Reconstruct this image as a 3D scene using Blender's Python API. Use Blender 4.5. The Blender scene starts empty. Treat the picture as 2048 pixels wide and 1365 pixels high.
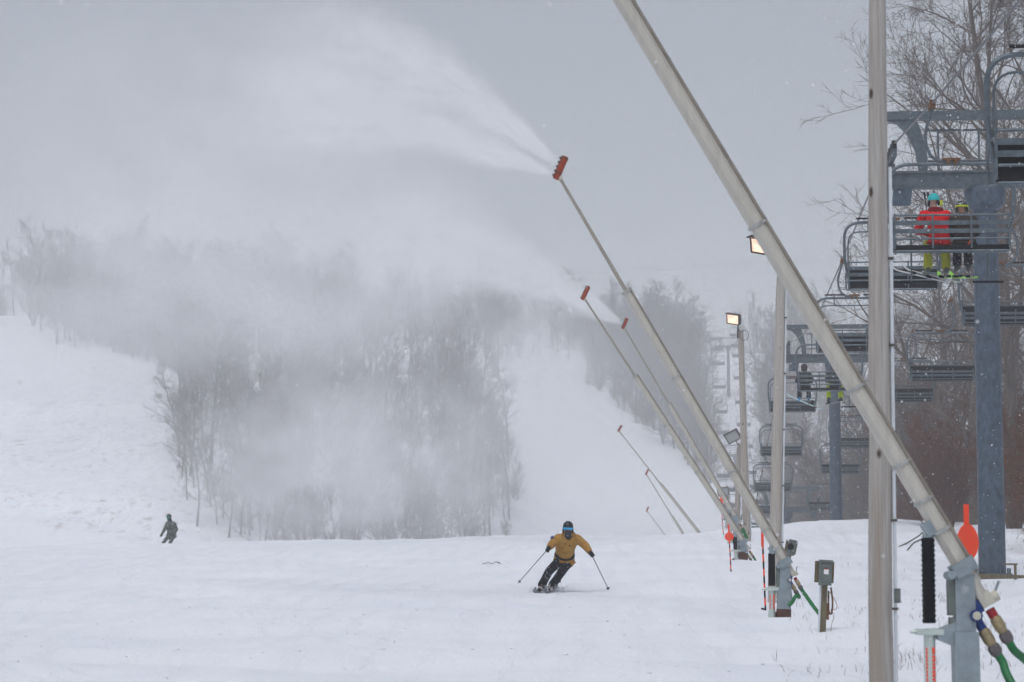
import bpy, bmesh, math, random
import numpy as np
from mathutils import Vector, Matrix, Quaternion

random.seed(7)
SC = bpy.context.scene
COL = SC.collection
R = math.radians

# ------------------------------------------------------------------ camera
FPX = 5000.0                                   # focal length in pixels of a 2048 px wide frame
EYE = 1.6
TH = math.atan(516.0 / FPX)                    # camera pitched up towards the hill
cam_d = bpy.data.cameras.new('camera')
cam = bpy.data.objects.new('camera', cam_d)
COL.objects.link(cam)
cam.location = (0, 0, EYE)
cam.rotation_euler = (math.pi / 2 + TH, 0, 0)
cam_d.sensor_width = 36.0
cam_d.lens = FPX / 2048 * 36.0
cam_d.clip_start = 0.5
cam_d.clip_end = 5000
cam_d.dof.use_dof = True
cam_d.dof.focus_distance = 52.0
cam_d.dof.aperture_fstop = 4.0
SC.camera = cam

# ------------------------------------------------------------------ sky, sun, exposure (overcast, falling snow)
SUN_EL, SUN_AZ = R(62), R(200)
world = bpy.data.worlds.new('World')
SC.world = world
world.use_nodes = True
wn = world.node_tree
wn.nodes.clear()
w_out = wn.nodes.new('ShaderNodeOutputWorld')
w_sky = wn.nodes.new('ShaderNodeTexSky')
w_sky.sky_type = 'NISHITA'
w_sky.sun_disc = False
w_sky.sun_elevation = SUN_EL
w_sky.sun_rotation = SUN_AZ
w_hs = wn.nodes.new('ShaderNodeHueSaturation')
w_hs.inputs['Saturation'].default_value = 0.35
w_b1 = wn.nodes.new('ShaderNodeBackground')
w_b1.inputs['Strength'].default_value = 0.05
w_b2 = wn.nodes.new('ShaderNodeBackground')      # even cloud deck
w_b2.inputs['Color'].default_value = (0.79, 0.86, 1.0, 1)
w_b2.inputs['Strength'].default_value = 0.17
w_add = wn.nodes.new('ShaderNodeAddShader')
wn.links.new(w_sky.outputs[0], w_hs.inputs['Color'])
wn.links.new(w_hs.outputs[0], w_b1.inputs['Color'])
wn.links.new(w_b1.outputs[0], w_add.inputs[0])
wn.links.new(w_b2.outputs[0], w_add.inputs[1])
wn.links.new(w_add.outputs[0], w_out.inputs['Surface'])

sun_d = bpy.data.lights.new('sun', 'SUN')
sun_d.energy = 1.4
sun_d.angle = R(35)
sun_d.color = (1.0, 0.985, 0.97)
sun = bpy.data.objects.new('sun', sun_d)
COL.objects.link(sun)
sdir = Vector((math.sin(SUN_AZ) * math.cos(SUN_EL), math.cos(SUN_AZ) * math.cos(SUN_EL), math.sin(SUN_EL)))
sun.rotation_euler = sdir.to_track_quat('Z', 'Y').to_euler()

SC.view_settings.view_transform = 'Standard'
SC.view_settings.look = 'None'
SC.view_settings.gamma = 1.0
SC.view_settings.exposure = 0.13
SC.view_settings.use_curve_mapping = False
SC.render.engine = 'CYCLES'
cy = SC.cycles
cy.max_bounces = 8
cy.diffuse_bounces = 3
cy.glossy_bounces = 2
cy.transmission_bounces = 4
cy.volume_bounces = 3
cy.transparent_max_bounces = 16
cy.volume_step_rate = 2.0
cy.volume_max_steps = 256
cy.sample_clamp_indirect = 4.0
cy.sample_clamp_direct = 12.0
cy.caustics_reflective = False
cy.caustics_refractive = False
cy.use_adaptive_sampling = True
cy.adaptive_threshold = .04
cy.adaptive_min_samples = 12
cy.use_denoising = True
try:
    cy.denoiser = 'OPENIMAGEDENOISE'
except Exception:
    pass

# ------------------------------------------------------------------ pixel -> world helpers (every thing keeps its own distance and size)
CS, SN = math.cos(TH), math.sin(TH)
def P(px, py, d):
    u = (px - 1024.0) / FPX
    v = (682.5 - py) / FPX
    dy = CS - v * SN
    t = d / dy
    return Vector((u * t, d, EYE + (SN + v * CS) * t))

def sst(a, b, t):
    t = np.clip((t - a) / (b - a), 0, 1)
    return t * t * (3 - 2 * t)

_kd = np.array([-300, 0, 60, 100, 113, 122, 140, 165, 190, 230, 1000.0])
_kz = np.array([-10.0, 0, 2.04, 3.42, 3.88, 4.0, 3.2, 1.9, 1.2, 1.0, 1.0])
_td = np.arange(-300, 1001, 1.0)
_tz = np.interp(_td, _kd, _kz)
_ker = np.exp(-0.5 * (np.arange(-12, 13) / 3.5) ** 2); _ker /= _ker.sum()
_tz[12:-12] = np.convolve(_tz, _ker, 'same')[12:-12]
_rs = np.random.RandomState(3)
_wav = [(_rs.uniform(0, 2 * math.pi), L * _rs.uniform(.8, 1.25), _rs.uniform(0, 6.28), A)
        for L, A, n in ((26, .028, 5), (9, .02, 7), (3.6, .015, 9), (1.5, .007, 9)) for _ in range(n)]

def softplus(t):
    return np.where(t > 30, t, np.log1p(np.exp(np.minimum(t, 30))))

def hgt(x, y, fine=True):
    x = np.asarray(x, float); d = np.asarray(y, float)
    z = np.interp(d, _td, _tz)
    xc = np.clip(x, -40, 30)
    z = z + .020 * (xc + 23.5) * sst(45, 95, d) * (1 - sst(130, 185, d))
    z = z + 0.55 * np.exp(-(((x - 15.8) / 5.0) ** 2 + ((d - 119) / 9.0) ** 2))
    a = x / np.maximum(d, 60)
    w = sst(-.15, .07, a)
    D0 = 250 + 83 * w
    s = .30 + .02 * w
    h = s * 10 * softplus((d - D0) / 10)
    h = 54 - 7 * softplus((54 - h) / 7)
    h = h - (54 - 7 * softplus(54 / 7.0))
    z = z + h
    # two cat-track ledges on the field to the left
    lw = 1 - sst(-.16, -.10, a)
    z = z + lw * (1.2 * sst(283, 287, d) - 1.2 * sst(287, 310, d) + 1.6 * sst(330, 335, d) - 1.6 * sst(335, 365, d))
    if fine:
        for ang, L, ph, A in _wav:
            k = 2 * math.pi / L
            z = z + A * np.sin(k * (x * math.cos(ang) + d * math.sin(ang)) + ph)
    return z

def gz(x, y):
    return float(hgt(x, y))

def ground_hit(px, py, dmin=8.0, dmax=640.0, fine=True, step=.25):
    ds = np.arange(dmin, dmax, step)
    u = (px - 1024.0) / FPX; v = (682.5 - py) / FPX
    dy = CS - v * SN
    xs = u * ds / dy; zs = EYE + (SN + v * CS) * ds / dy
    b = np.nonzero(zs <= hgt(xs, ds, fine))[0]
    if len(b) == 0:
        return None
    i = b[0]
    return Vector((xs[i], ds[i], gz(xs[i], ds[i])))

# ------------------------------------------------------------------ mesh builder
def frames(pts):
    pts = [Vector(p) for p in pts]
    out = []
    n = len(pts)
    tp = None; u = None
    for i in range(n):
        a = pts[max(i - 1, 0)]; b = pts[min(i + 1, n - 1)]
        t = (b - a)
        t = t.normalized() if t.length > 1e-9 else Vector((0, 0, 1))
        if u is None:
            ref = Vector((0, 0, 1)) if abs(t.z) < .9 else Vector((0, 1, 0))
            u = t.cross(ref).normalized()
        else:
            u = (u - t * u.dot(t))
            u = u.normalized() if u.length > 1e-9 else t.orthogonal().normalized()
        out.append((pts[i], u, t.cross(u).normalized()))
    return out

class MB:
    def __init__(s):
        s.v = []; s.f = []
    def tube(s, pts, r, n=8, cap=True, rot=0.0):
        rr = r if isinstance(r, (list, tuple)) else [r] * len(pts)
        b = len(s.v)
        for (p, u, w), q in zip(frames(pts), rr):
            for k in range(n):
                a = 2 * math.pi * k / n + rot
                s.v.append(tuple(p + u * (math.cos(a) * q) + w * (math.sin(a) * q)))
        m = len(pts)
        for i in range(m - 1):
            for k in range(n):
                k2 = (k + 1) % n
                s.f.append((b + i * n + k, b + i * n + k2, b + (i + 1) * n + k2, b + (i + 1) * n + k))
        if cap:
            s.f.append(tuple(b + k for k in reversed(range(n))))
            s.f.append(tuple(b + (m - 1) * n + k for k in range(n)))
        return s
    def box(s, c, size, M=None):
        c = Vector(c); hx, hy, hz = size[0] / 2, size[1] / 2, size[2] / 2
        b = len(s.v)
        for z in (-hz, hz):
            for x, y in ((-hx, -hy), (hx, -hy), (hx, hy), (-hx, hy)):
                q = Vector((x, y, z))
                if M is not None:
                    q = M @ q
                s.v.append(tuple(c + q))
        for f in ((3, 2, 1, 0), (4, 5, 6, 7), (0, 1, 5, 4), (1, 2, 6, 5), (2, 3, 7, 6), (3, 0, 4, 7)):
            s.f.append(tuple(b + i for i in f))
        return s
    def ell(s, c, rad, M=None, nu=12, nv=8, v0=0.0, v1=1.0):
        c = Vector(c); b = len(s.v)
        for j in range(nv + 1):
            a = math.pi * (v0 + (v1 - v0) * j / nv)
            for i in range(nu):
                t = 2 * math.pi * i / nu
                q = Vector((rad[0] * math.sin(a) * math.cos(t), rad[1] * math.sin(a) * math.sin(t), rad[2] * math.cos(a)))
                if M is not None:
                    q = M @ q
                s.v.append(tuple(c + q))
        for j in range(nv):
            for i in range(nu):
                i2 = (i + 1) % nu
                s.f.append((b + j * nu + i, b + (j + 1) * nu + i, b + (j + 1) * nu + i2, b + j * nu + i2))
        return s
    def prism(s, poly, o, ax, ay, th):
        """outline poly (2-d) in plane o+ax,ay, thickness th both ways / 2"""
        o = Vector(o); ax = Vector(ax).normalized(); ay = Vector(ay).normalized(); n = ax.cross(ay).normalized()
        b = len(s.v); m = len(poly)
        for sg in (-.5, .5):
            for x, y in poly:
                s.v.append(tuple(o + ax * x + ay * y + n * (sg * th)))
        s.f.append(tuple(b + i for i in reversed(range(m))))
        s.f.append(tuple(b + m + i for i in range(m)))
        for i in range(m):
            j = (i + 1) % m
            s.f.append((b + i, b + j, b + m + j, b + m + i))
        return s
    def mesh(s, name, mat=None, smooth=True, sharp=38):
        me = bpy.data.meshes.new(name)
        me.from_pydata(s.v, [], s.f)
        if mat is not None:
            me.materials.append(mat)
        if smooth:
            me.polygons.foreach_set('use_smooth', [True] * len(me.polygons))
            me.set_sharp_from_angle(angle=R(sharp))
        me.update()
        return me
    def build(s, name, mat=None, parent=None, smooth=True, sharp=38):
        return link(name, s.mesh(name, mat, smooth, sharp), parent)

def link(name, me, parent=None):
    o = bpy.data.objects.new(name, me)
    COL.objects.link(o)
    if parent is not None:
        o.parent = parent
    return o

def tag(o, label=None, cat=None, group=None, kind=None):
    if label: o['label'] = label
    if cat: o['category'] = cat
    if group: o['group'] = group
    if kind: o['kind'] = kind
    return o

def empty(name, loc=(0, 0, 0), rz=0.0):
    o = bpy.data.objects.new(name, None)
    o.empty_display_size = .3
    COL.objects.link(o)
    o.location = loc
    o.rotation_euler = (0, 0, rz)
    return o

def copy_tree(o, parent=None):
    c = o.copy(); COL.objects.link(c)
    c.parent = parent
    for ch in KIDS.get(o.name, []):
        k = copy_tree(ch, c)
    return c

KIDS = {}
def index_kids(root):
    KIDS[root.name] = list(root.children)
    for c in root.children:
        index_kids(c)

# ------------------------------------------------------------------ materials
def nodes(name):
    m = bpy.data.materials.new(name)
    m.use_nodes = True
    nt = m.node_tree
    return m, nt, nt.nodes['Principled BSDF']

def mat(name, c, rough=.6, metal=0.0, var=.25, scale=6.0, stretch=(1, 1, 1), bump=0.0, bscale=40, c2=None, spec=.4, seed=0, thr=None):
    """procedural paint / metal / cloth: noise-mixed colour, roughness variation, fine bump"""
    m, nt, b = nodes(name)
    N = nt.nodes; L = nt.links
    tc = N.new('ShaderNodeTexCoord'); mp = N.new('ShaderNodeMapping')
    mp.inputs['Scale'].default_value = stretch
    mp.inputs['Location'].default_value = (seed * 3.1, seed * 1.7, seed)
    L.new(tc.outputs['Object'], mp.inputs['Vector'])
    nz = N.new('ShaderNodeTexNoise'); nz.inputs['Scale'].default_value = scale
    nz.inputs['Detail'].default_value = 6; nz.inputs['Roughness'].default_value = .6
    L.new(mp.outputs[0], nz.inputs['Vector'])
    cr = N.new('ShaderNodeValToRGB')
    lo, hi = (0.3, 0.7) if thr is None else thr
    cr.color_ramp.elements[0].position = lo; cr.color_ramp.elements[1].position = hi
    d = c2 if c2 is not None else tuple(x * (1 - var) for x in c)
    e = c if c2 is not None else tuple(min(x * (1 + var), .95) for x in c)
    cr.color_ramp.elements[0].color = (*d, 1); cr.color_ramp.elements[1].color = (*e, 1)
    L.new(nz.outputs['Fac'], cr.inputs['Fac'])
    L.new(cr.outputs['Color'], b.inputs['Base Color'])
    b.inputs['Roughness'].default_value = rough
    b.inputs['Metallic'].default_value = metal
    b.inputs['Specular IOR Level'].default_value = spec
    if bump:
        n2 = N.new('ShaderNodeTexNoise'); n2.inputs['Scale'].default_value = bscale; n2.inputs['Detail'].default_value = 4
        L.new(mp.outputs[0], n2.inputs['Vector'])
        bp = N.new('ShaderNodeBump'); bp.inputs['Strength'].default_value = bump; bp.inputs['Distance'].default_value = .02
        L.new(n2.outputs['Fac'], bp.inputs['Height'])
        L.new(bp.outputs['Normal'], b.inputs['Normal'])
    return m

def snow_mat():
    m, nt, b = nodes('snow')
    N = nt.nodes; L = nt.links
    geo = N.new('ShaderNodeNewGeometry')
    def noise(scale, detail=5, rough=.6, stretch=None):
        n = N.new('ShaderNodeTexNoise'); n.inputs['Scale'].default_value = scale
        n.inputs['Detail'].default_value = detail; n.inputs['Roughness'].default_value = rough
        if stretch:
            mp = N.new('ShaderNodeMapping'); mp.inputs['Scale'].default_value = stretch
            L.new(geo.outputs['Position'], mp.inputs['Vector']); L.new(mp.outputs[0], n.inputs['Vector'])
        else:
            L.new(geo.outputs['Position'], n.inputs['Vector'])
        return n
    # colour: clean snow, a little greyer where ridden, brown grass showing through on the field to the left
    n1 = noise(.35, 6)
    r1 = N.new('ShaderNodeValToRGB')
    r1.color_ramp.elements[0].position = .35; r1.color_ramp.elements[1].position = .65
    r1.color_ramp.elements[0].color = (.795, .82, .895, 1); r1.color_ramp.elements[1].color = (.86, .88, .935, 1)
    L.new(n1.outputs['Fac'], r1.inputs['Fac'])
    n2 = noise(1.1, 8, .72, (1, .45, 2.2))
    r2 = N.new('ShaderNodeMapRange'); r2.inputs[1].default_value = .54; r2.inputs[2].default_value = .68
    L.new(n2.outputs['Fac'], r2.inputs[0])
    n3 = noise(.045, 3)
    r3 = N.new('ShaderNodeMapRange'); r3.inputs[1].default_value = .42; r3.inputs[2].default_value = .60
    L.new(n3.outputs['Fac'], r3.inputs[0])
    sep = N.new('ShaderNodeSeparateXYZ'); L.new(geo.outputs['Position'], sep.inputs[0])
    rx = N.new('ShaderNodeMapRange'); rx.inputs[1].default_value = -18; rx.inputs[2].default_value = -40
    L.new(sep.outputs['X'], rx.inputs[0])
    ry = N.new('ShaderNodeMapRange'); ry.inputs[1].default_value = 235; ry.inputs[2].default_value = 275
    L.new(sep.outputs['Y'], ry.inputs[0])
    def mul(a, c):
        q = N.new('ShaderNodeMath'); q.operation = 'MULTIPLY'
        L.new(a, q.inputs[0])
        if isinstance(c, float): q.inputs[1].default_value = c
        else: L.new(c, q.inputs[1])
        return q.outputs[0]
    g = mul(mul(mul(r2.outputs[0], r3.outputs[0]), mul(rx.outputs[0], ry.outputs[0])), .8)
    mx = N.new('ShaderNodeMix'); mx.data_type = 'RGBA'
    L.new(g, mx.inputs['Factor']); L.new(r1.outputs['Color'], mx.inputs['A'])
    mx.inputs['B'].default_value = (.20, .15, .11, 1)
    L.new(mx.outputs['Result'], b.inputs['Base Color'])
    b.inputs['Roughness'].default_value = .75
    b.inputs['Specular IOR Level'].default_value = .2
    wv = N.new('ShaderNodeTexWave'); wv.wave_type = 'BANDS'; wv.bands_direction = 'X'
    mw = N.new('ShaderNodeMapping'); mw.inputs['Scale'].default_value = (1, .22, .2); mw.inputs['Rotation'].default_value = (0, 0, .25)
    L.new(geo.outputs['Position'], mw.inputs['Vector']); L.new(mw.outputs[0], wv.inputs['Vector'])
    wv.inputs['Scale'].default_value = .42; wv.inputs['Distortion'].default_value = 9.0; wv.inputs['Detail'].default_value = 3.0; wv.inputs['Detail Scale'].default_value = .8
    b0 = N.new('ShaderNodeBump'); b0.inputs['Strength'].default_value = .30; b0.inputs['Distance'].default_value = .12
    L.new(wv.outputs['Fac'], b0.inputs['Height'])
    tw_ = N.new('ShaderNodeMapRange'); tw_.inputs[1].default_value = 100; tw_.inputs[2].default_value = 140; tw_.inputs[3].default_value = .3; tw_.inputs[4].default_value = 0.0
    L.new(sep.outputs['Y'], tw_.inputs[0]); L.new(tw_.outputs[0], b0.inputs['Strength'])
    # ski tracks: pairs of shallow grooves winding down the run
    def ma(op, a, c=None, e=None):
        q = N.new('ShaderNodeMath'); q.operation = op
        for i_, v_ in enumerate((a, c, e)):
            if v_ is None: continue
            if isinstance(v_, (int, float)): q.inputs[i_].default_value = v_
            else: L.new(v_, q.inputs[i_])
        return q.outputs[0]
    X_, Y_ = sep.outputs['X'], sep.outputs['Y']
    tot = None
    for x0, A, lam, ph, sl, wdt, y0 in ((.05, 1.6, 17, 1.9, .030, .17, 50.5), (-6.2, 1.1, 14, .4, -.02, .16, 0), (-2.4, 2.2, 22, 2.7, -.05, .30, 0), (-9.5, 1.5, 19, 4.0, -.09, .18, 0),
                                        (3.0, .9, 15, 5.1, .02, .15, 0), (-4.4, 2.6, 27, .9, .01, .34, 0), (-12.5, 1.8, 16, 1.2, -.03, .17, 0), (.9, 2.0, 24, 3.6, -.02, .16, 0)):
        f_ = ma('ADD', ma('MULTIPLY', ma('SINE', ma('ADD', ma('MULTIPLY', Y_, 6.2832 / lam), ph)), A), ma('ADD', ma('MULTIPLY', Y_, sl), x0))
        dx_ = ma('ABSOLUTE', ma('SUBTRACT', ma('ABSOLUTE', ma('SUBTRACT', X_, f_)), wdt))
        gr = N.new('ShaderNodeMapRange'); gr.interpolation_type = 'SMOOTHSTEP'
        gr.inputs[1].default_value = .14; gr.inputs[2].default_value = .02; L.new(dx_, gr.inputs[0])
        lim = N.new('ShaderNodeMapRange'); lim.inputs[1].default_value = y0; lim.inputs[2].default_value = y0 + .4; L.new(Y_, lim.inputs[0])
        g_ = ma('MULTIPLY', gr.outputs[0], lim.outputs[0])
        tot = g_ if tot is None else ma('MAXIMUM', tot, g_)
    tb = N.new('ShaderNodeBump'); tb.invert = True; tb.inputs['Strength'].default_value = .16; tb.inputs['Distance'].default_value = .05
    L.new(tot, tb.inputs['Height'])
    L.new(tb.outputs['Normal'], b0.inputs['Normal'])
    # relief: ridden chop and soft crumbs
    a1 = noise(1.3, 6, .65, (1, .5, 1)); a2 = noise(9, 5, .6, (1, .35, 1))
    b1 = N.new('ShaderNodeBump'); b1.inputs['Strength'].default_value = .6; b1.inputs['Distance'].default_value = .10
    b2 = N.new('ShaderNodeBump'); b2.inputs['Strength'].default_value = .7; b2.inputs['Distance'].default_value = .04
    L.new(a1.outputs['Fac'], b1.inputs['Height']); L.new(a2.outputs['Fac'], b2.inputs['Height'])
    L.new(b0.outputs['Normal'], b1.inputs['Normal']); L.new(b1.outputs['Normal'], b2.inputs['Normal']); L.new(b2.outputs['Normal'], b.inputs['Normal'])
    return m

def wood_mat(name, c, dark, seed):
    m, nt, b = nodes(name)
    N = nt.nodes; L = nt.links
    tc = N.new('ShaderNodeTexCoord'); mp = N.new('ShaderNodeMapping')
    mp.inputs['Scale'].default_value = (26, 26, .8); mp.inputs['Location'].default_value = (seed, seed * 2, seed)
    L.new(tc.outputs['Object'], mp.inputs['Vector'])
    nz = N.new('ShaderNodeTexNoise'); nz.inputs['Scale'].default_value = 1.4; nz.inputs['Detail'].default_value = 8; nz.inputs['Roughness'].default_value = .65
    L.new(mp.outputs[0], nz.inputs['Vector'])
    cr = N.new('ShaderNodeValToRGB'); E = cr.color_ramp.elements
    E[0].position = .28; E[0].color = (*dark, 1); E[1].position = .62; E[1].color = (*c, 1)
    L.new(nz.outputs['Fac'], cr.inputs['Fac'])
    # reddish stain low on the pole, in streaks
    mp3 = N.new('ShaderNodeMapping'); mp3.inputs['Scale'].default_value = (5, 5, .35); mp3.inputs['Location'].default_value = (seed * 2, 3, seed)
    L.new(tc.outputs['Object'], mp3.inputs['Vector'])
    n3 = N.new('ShaderNodeTexNoise'); n3.inputs['Scale'].default_value = 1.0; n3.inputs['Detail'].default_value = 4
    L.new(mp3.outputs[0], n3.inputs['Vector'])
    r3 = N.new('ShaderNodeMapRange'); r3.inputs[1].default_value = .52; r3.inputs[2].default_value = .75
    L.new(n3.outputs['Fac'], r3.inputs[0])
    sp = N.new('ShaderNodeSeparateXYZ'); L.new(tc.outputs['Object'], sp.inputs[0])
    rz = N.new('ShaderNodeMapRange'); rz.inputs[1].default_value = 4.0; rz.inputs[2].default_value = .3; rz.inputs[3].default_value = .15
    L.new(sp.outputs['Z'], rz.inputs[0])
    mu = N.new('ShaderNodeMath'); mu.operation = 'MULTIPLY'; L.new(r3.outputs[0], mu.inputs[0]); L.new(rz.outputs[0], mu.inputs[1])
    mx = N.new('ShaderNodeMix'); mx.data_type = 'RGBA'; mx.inputs['B'].default_value = (.29, .225, .17, 1)
    L.new(mu.outputs[0], mx.inputs['Factor']); L.new(cr.outputs['Color'], mx.inputs['A'])
    # knots
    mp2 = N.new('ShaderNodeMapping'); mp2.inputs['Scale'].default_value = (4.2, 4.2, 2.1); mp2.inputs['Location'].default_value = (seed * 5, seed, 1)
    L.new(tc.outputs['Object'], mp2.inputs['Vector'])
    vo = N.new('ShaderNodeTexVoronoi'); vo.inputs['Scale'].default_value = 1.0
    L.new(mp2.outputs[0], vo.inputs['Vector'])
    kr = N.new('ShaderNodeMapRange'); kr.inputs[1].default_value = .13; kr.inputs[2].default_value = .07
    L.new(vo.outputs['Distance'], kr.inputs[0])
    mk = N.new('ShaderNodeMix'); mk.data_type = 'RGBA'; mk.inputs['B'].default_value = (.05, .03, .02, 1)
    L.new(kr.outputs[0], mk.inputs['Factor']); L.new(mx.outputs['Result'], mk.inputs['A'])
    L.new(mk.outputs['Result'], b.inputs['Base Color'])
    b.inputs['Roughness'].default_value = .85
    bp = N.new('ShaderNodeBump'); bp.inputs['Strength'].default_value = .6; bp.inputs['Distance'].default_value = .01
    L.new(nz.outputs['Fac'], bp.inputs['Height']); L.new(bp.outputs['Normal'], b.inputs['Normal'])
    return m

M = {}
M['snow'] = snow_mat()
M['galv'] = mat('galvanised_steel', (.105, .13, .15), .5, .45, .3, 9, bump=.05)
M['tower'] = mat('tower_steel', (.072, .098, .132), .55, .3, .36, 9, (1, 1, .6), bump=.05)
M['pad'] = mat('black_seat_pad', (.008, .009, .012), .7, 0, .4, 12, spec=.15)
M['black'] = mat('black_plastic', (.010, .010, .013), .6, 0, .3, 10, spec=.2)
M['rust'] = mat('rusty_steel', (.16, .075, .035), .8, .2, .5, 14)
M['boom'] = mat('boom_cream_aluminium', (.50, .475, .425), .45, .15, .10, 3, (6, 6, .6))
M['boom_up'] = mat('thin_boom_aluminium', (.33, .305, .265), .5, .15, .12, 3, (6, 6, .6))
M['boom_dk'] = mat('boom_rail', (.25, .225, .195), .6, .1, .2, 5)
M['boom_jt'] = mat('boom_clamp', (.40, .41, .40), .5, .4, .2, 20)
M['gunhead'] = mat('orange_gun_head', (.42, .060, .022), .5, .1, .22, 14, c2=(.20, .035, .018))
M['mast'] = mat('gun_mast_steel', (.27, .32, .35), .5, .5, .2, 8)
M['mastrust'] = mat('mast_rusty_foot', (.09, .04, .028), .85, .1, .4, 9)
M['ram'] = mat('ram_cylinder', (.50, .57, .54), .35, .3, .12, 6)
M['bellows'] = mat('black_bellows', (.004, .004, .007), .6, 0, .3, 20, spec=.18)
M['orange'] = mat('fluorescent_orange', (.85, .075, .030), .5, 0, .08, 8)
M['blue'] = mat('blue_valve', (.008, .035, .16), .4, 0, .25, 20)
M['red'] = mat('red_ring', (.30, .012, .015), .45, 0, .2, 20)
M['brass'] = mat('brass_coupling', (.34, .27, .16), .45, .5, .3, 25)
M['coupl'] = mat('grey_coupling', (.13, .115, .115), .6, .3, .3, 25)
M['cream'] = mat('cream_plastic', (.50, .48, .40), .5, 0, .1, 10)
M['hose'] = mat('green_hose', (.012, .15, .045), .5, 0, .25, 8)
M['hosegrey'] = mat('grey_green_hose', (.10, .13, .11), .6, 0, .2, 8)
M['conduit'] = mat('white_conduit', (.62, .66, .70), .5, 0, .08, 5)
M['concrete'] = mat('concrete', (.24, .22, .20), .9, 0, .3, 7, bump=.2)
M['ebox'] = mat('electric_box_grey', (.14, .165, .155), .6, .2, .25, 10)
M['postwood'] = mat('weathered_post_wood', (.14, .12, .075), .9, 0, .4, 6, (6, 6, .6), bump=.3)
M['white'] = mat('white_label', (.75, .74, .74), .6, 0, .04, 10)
M['rope'] = mat('steel_rope', (.16, .16, .17), .6, .4, .2, 30)
M['lamp'] = mat('floodlight_housing', (.085, .07, .06), .6, .3, .3, 12)
# ------------------------------------------------------------------ snow ground and hillside (one sheet)
def axis(segs):
    out = [segs[0][0]]
    for a, b, st in segs:
        n = max(1, int(round((b - a) / st)))
        out += [a + (b - a) * (i + 1) / n for i in range(n)]
    return np.array(out)
gx = axis([(-520, -150, 8), (-150, -60, 2.5), (-60, -20, 1.0), (-20, 22, .4), (22, 60, 1.0), (60, 150, 2.5), (150, 520, 8)])
gy = axis([(-90, 10, 3), (10, 130, .45), (130, 260, 1.6), (260, 520, 1.8), (520, 760, 10)])
XX, YY = np.meshgrid(gx, gy)
ZZ = hgt(XX, YY)
gv = np.stack([XX.ravel(), YY.ravel(), ZZ.ravel()], 1)
nx, ny = len(gx), len(gy)
ii = (np.arange(ny - 1)[:, None] * nx + np.arange(nx - 1)[None, :]).ravel()
gf = np.stack([ii, ii + 1, ii + nx + 1, ii + nx], 1)
def np_mesh(name, v, f, k):
    me = bpy.data.meshes.new(name)
    me.vertices.add(len(v)); me.vertices.foreach_set('co', np.asarray(v, np.float32).ravel())
    me.loops.add(len(f) * k); me.loops.foreach_set('vertex_index', np.asarray(f, np.int32).ravel())
    me.polygons.add(len(f)); me.polygons.foreach_set('loop_start', np.arange(0, len(f) * k, k, dtype=np.int32))
    me.update(calc_edges=True); me.validate()
    return me
gme = np_mesh('snow_ground', gv, gf, 4)
gme.polygons.foreach_set('use_smooth', [True] * len(gme.polygons))
gme.materials.append(M['snow'])
ground = tag(link('snow_ground', gme), kind='structure')
GUN_D = {1: 21.0, 2: 40.0, 3: 66.0, 4: 86.0, 5: 137.0, 6: 160.0, 7: 190.0}
# ------------------------------------------------------------------ bare winter trees
def np_tubes(paths):
    """paths: list of (pts Nx3 array, radii N, sides) -> verts, tri/quads as quads"""
    V = []; F = []; b = 0
    for pts, rr, n in paths:
        m = len(pts)
        t = np.empty_like(pts)
        t[1:-1] = pts[2:] - pts[:-2]; t[0] = pts[1] - pts[0]; t[-1] = pts[-1] - pts[-2]
        t /= np.maximum(np.linalg.norm(t, axis=1, keepdims=True), 1e-9)
        ref = np.array([.31, .95, .05]) if abs(t[0][1]) < .8 else np.array([.95, .1, .3])
        u = np.cross(t, ref); u /= np.maximum(np.linalg.norm(u, axis=1, keepdims=True), 1e-9)
        w = np.cross(t, u)
        a = 2 * np.pi * np.arange(n) / n
        ring = pts[:, None, :] + rr[:, None, None] * (np.cos(a)[None, :, None] * u[:, None, :] + np.sin(a)[None, :, None] * w[:, None, :])
        V.append(ring.reshape(-1, 3))
        i = np.arange(m - 1)[:, None] * n; k = np.arange(n)[None, :]; k2 = (k + 1) % n
        F.append((np.stack([i + k, i + k2, i + n + k2, i + n + k], -1) + b).reshape(-1, 4))
        b += m * n
    return np.concatenate(V), np.concatenate(F)

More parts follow.
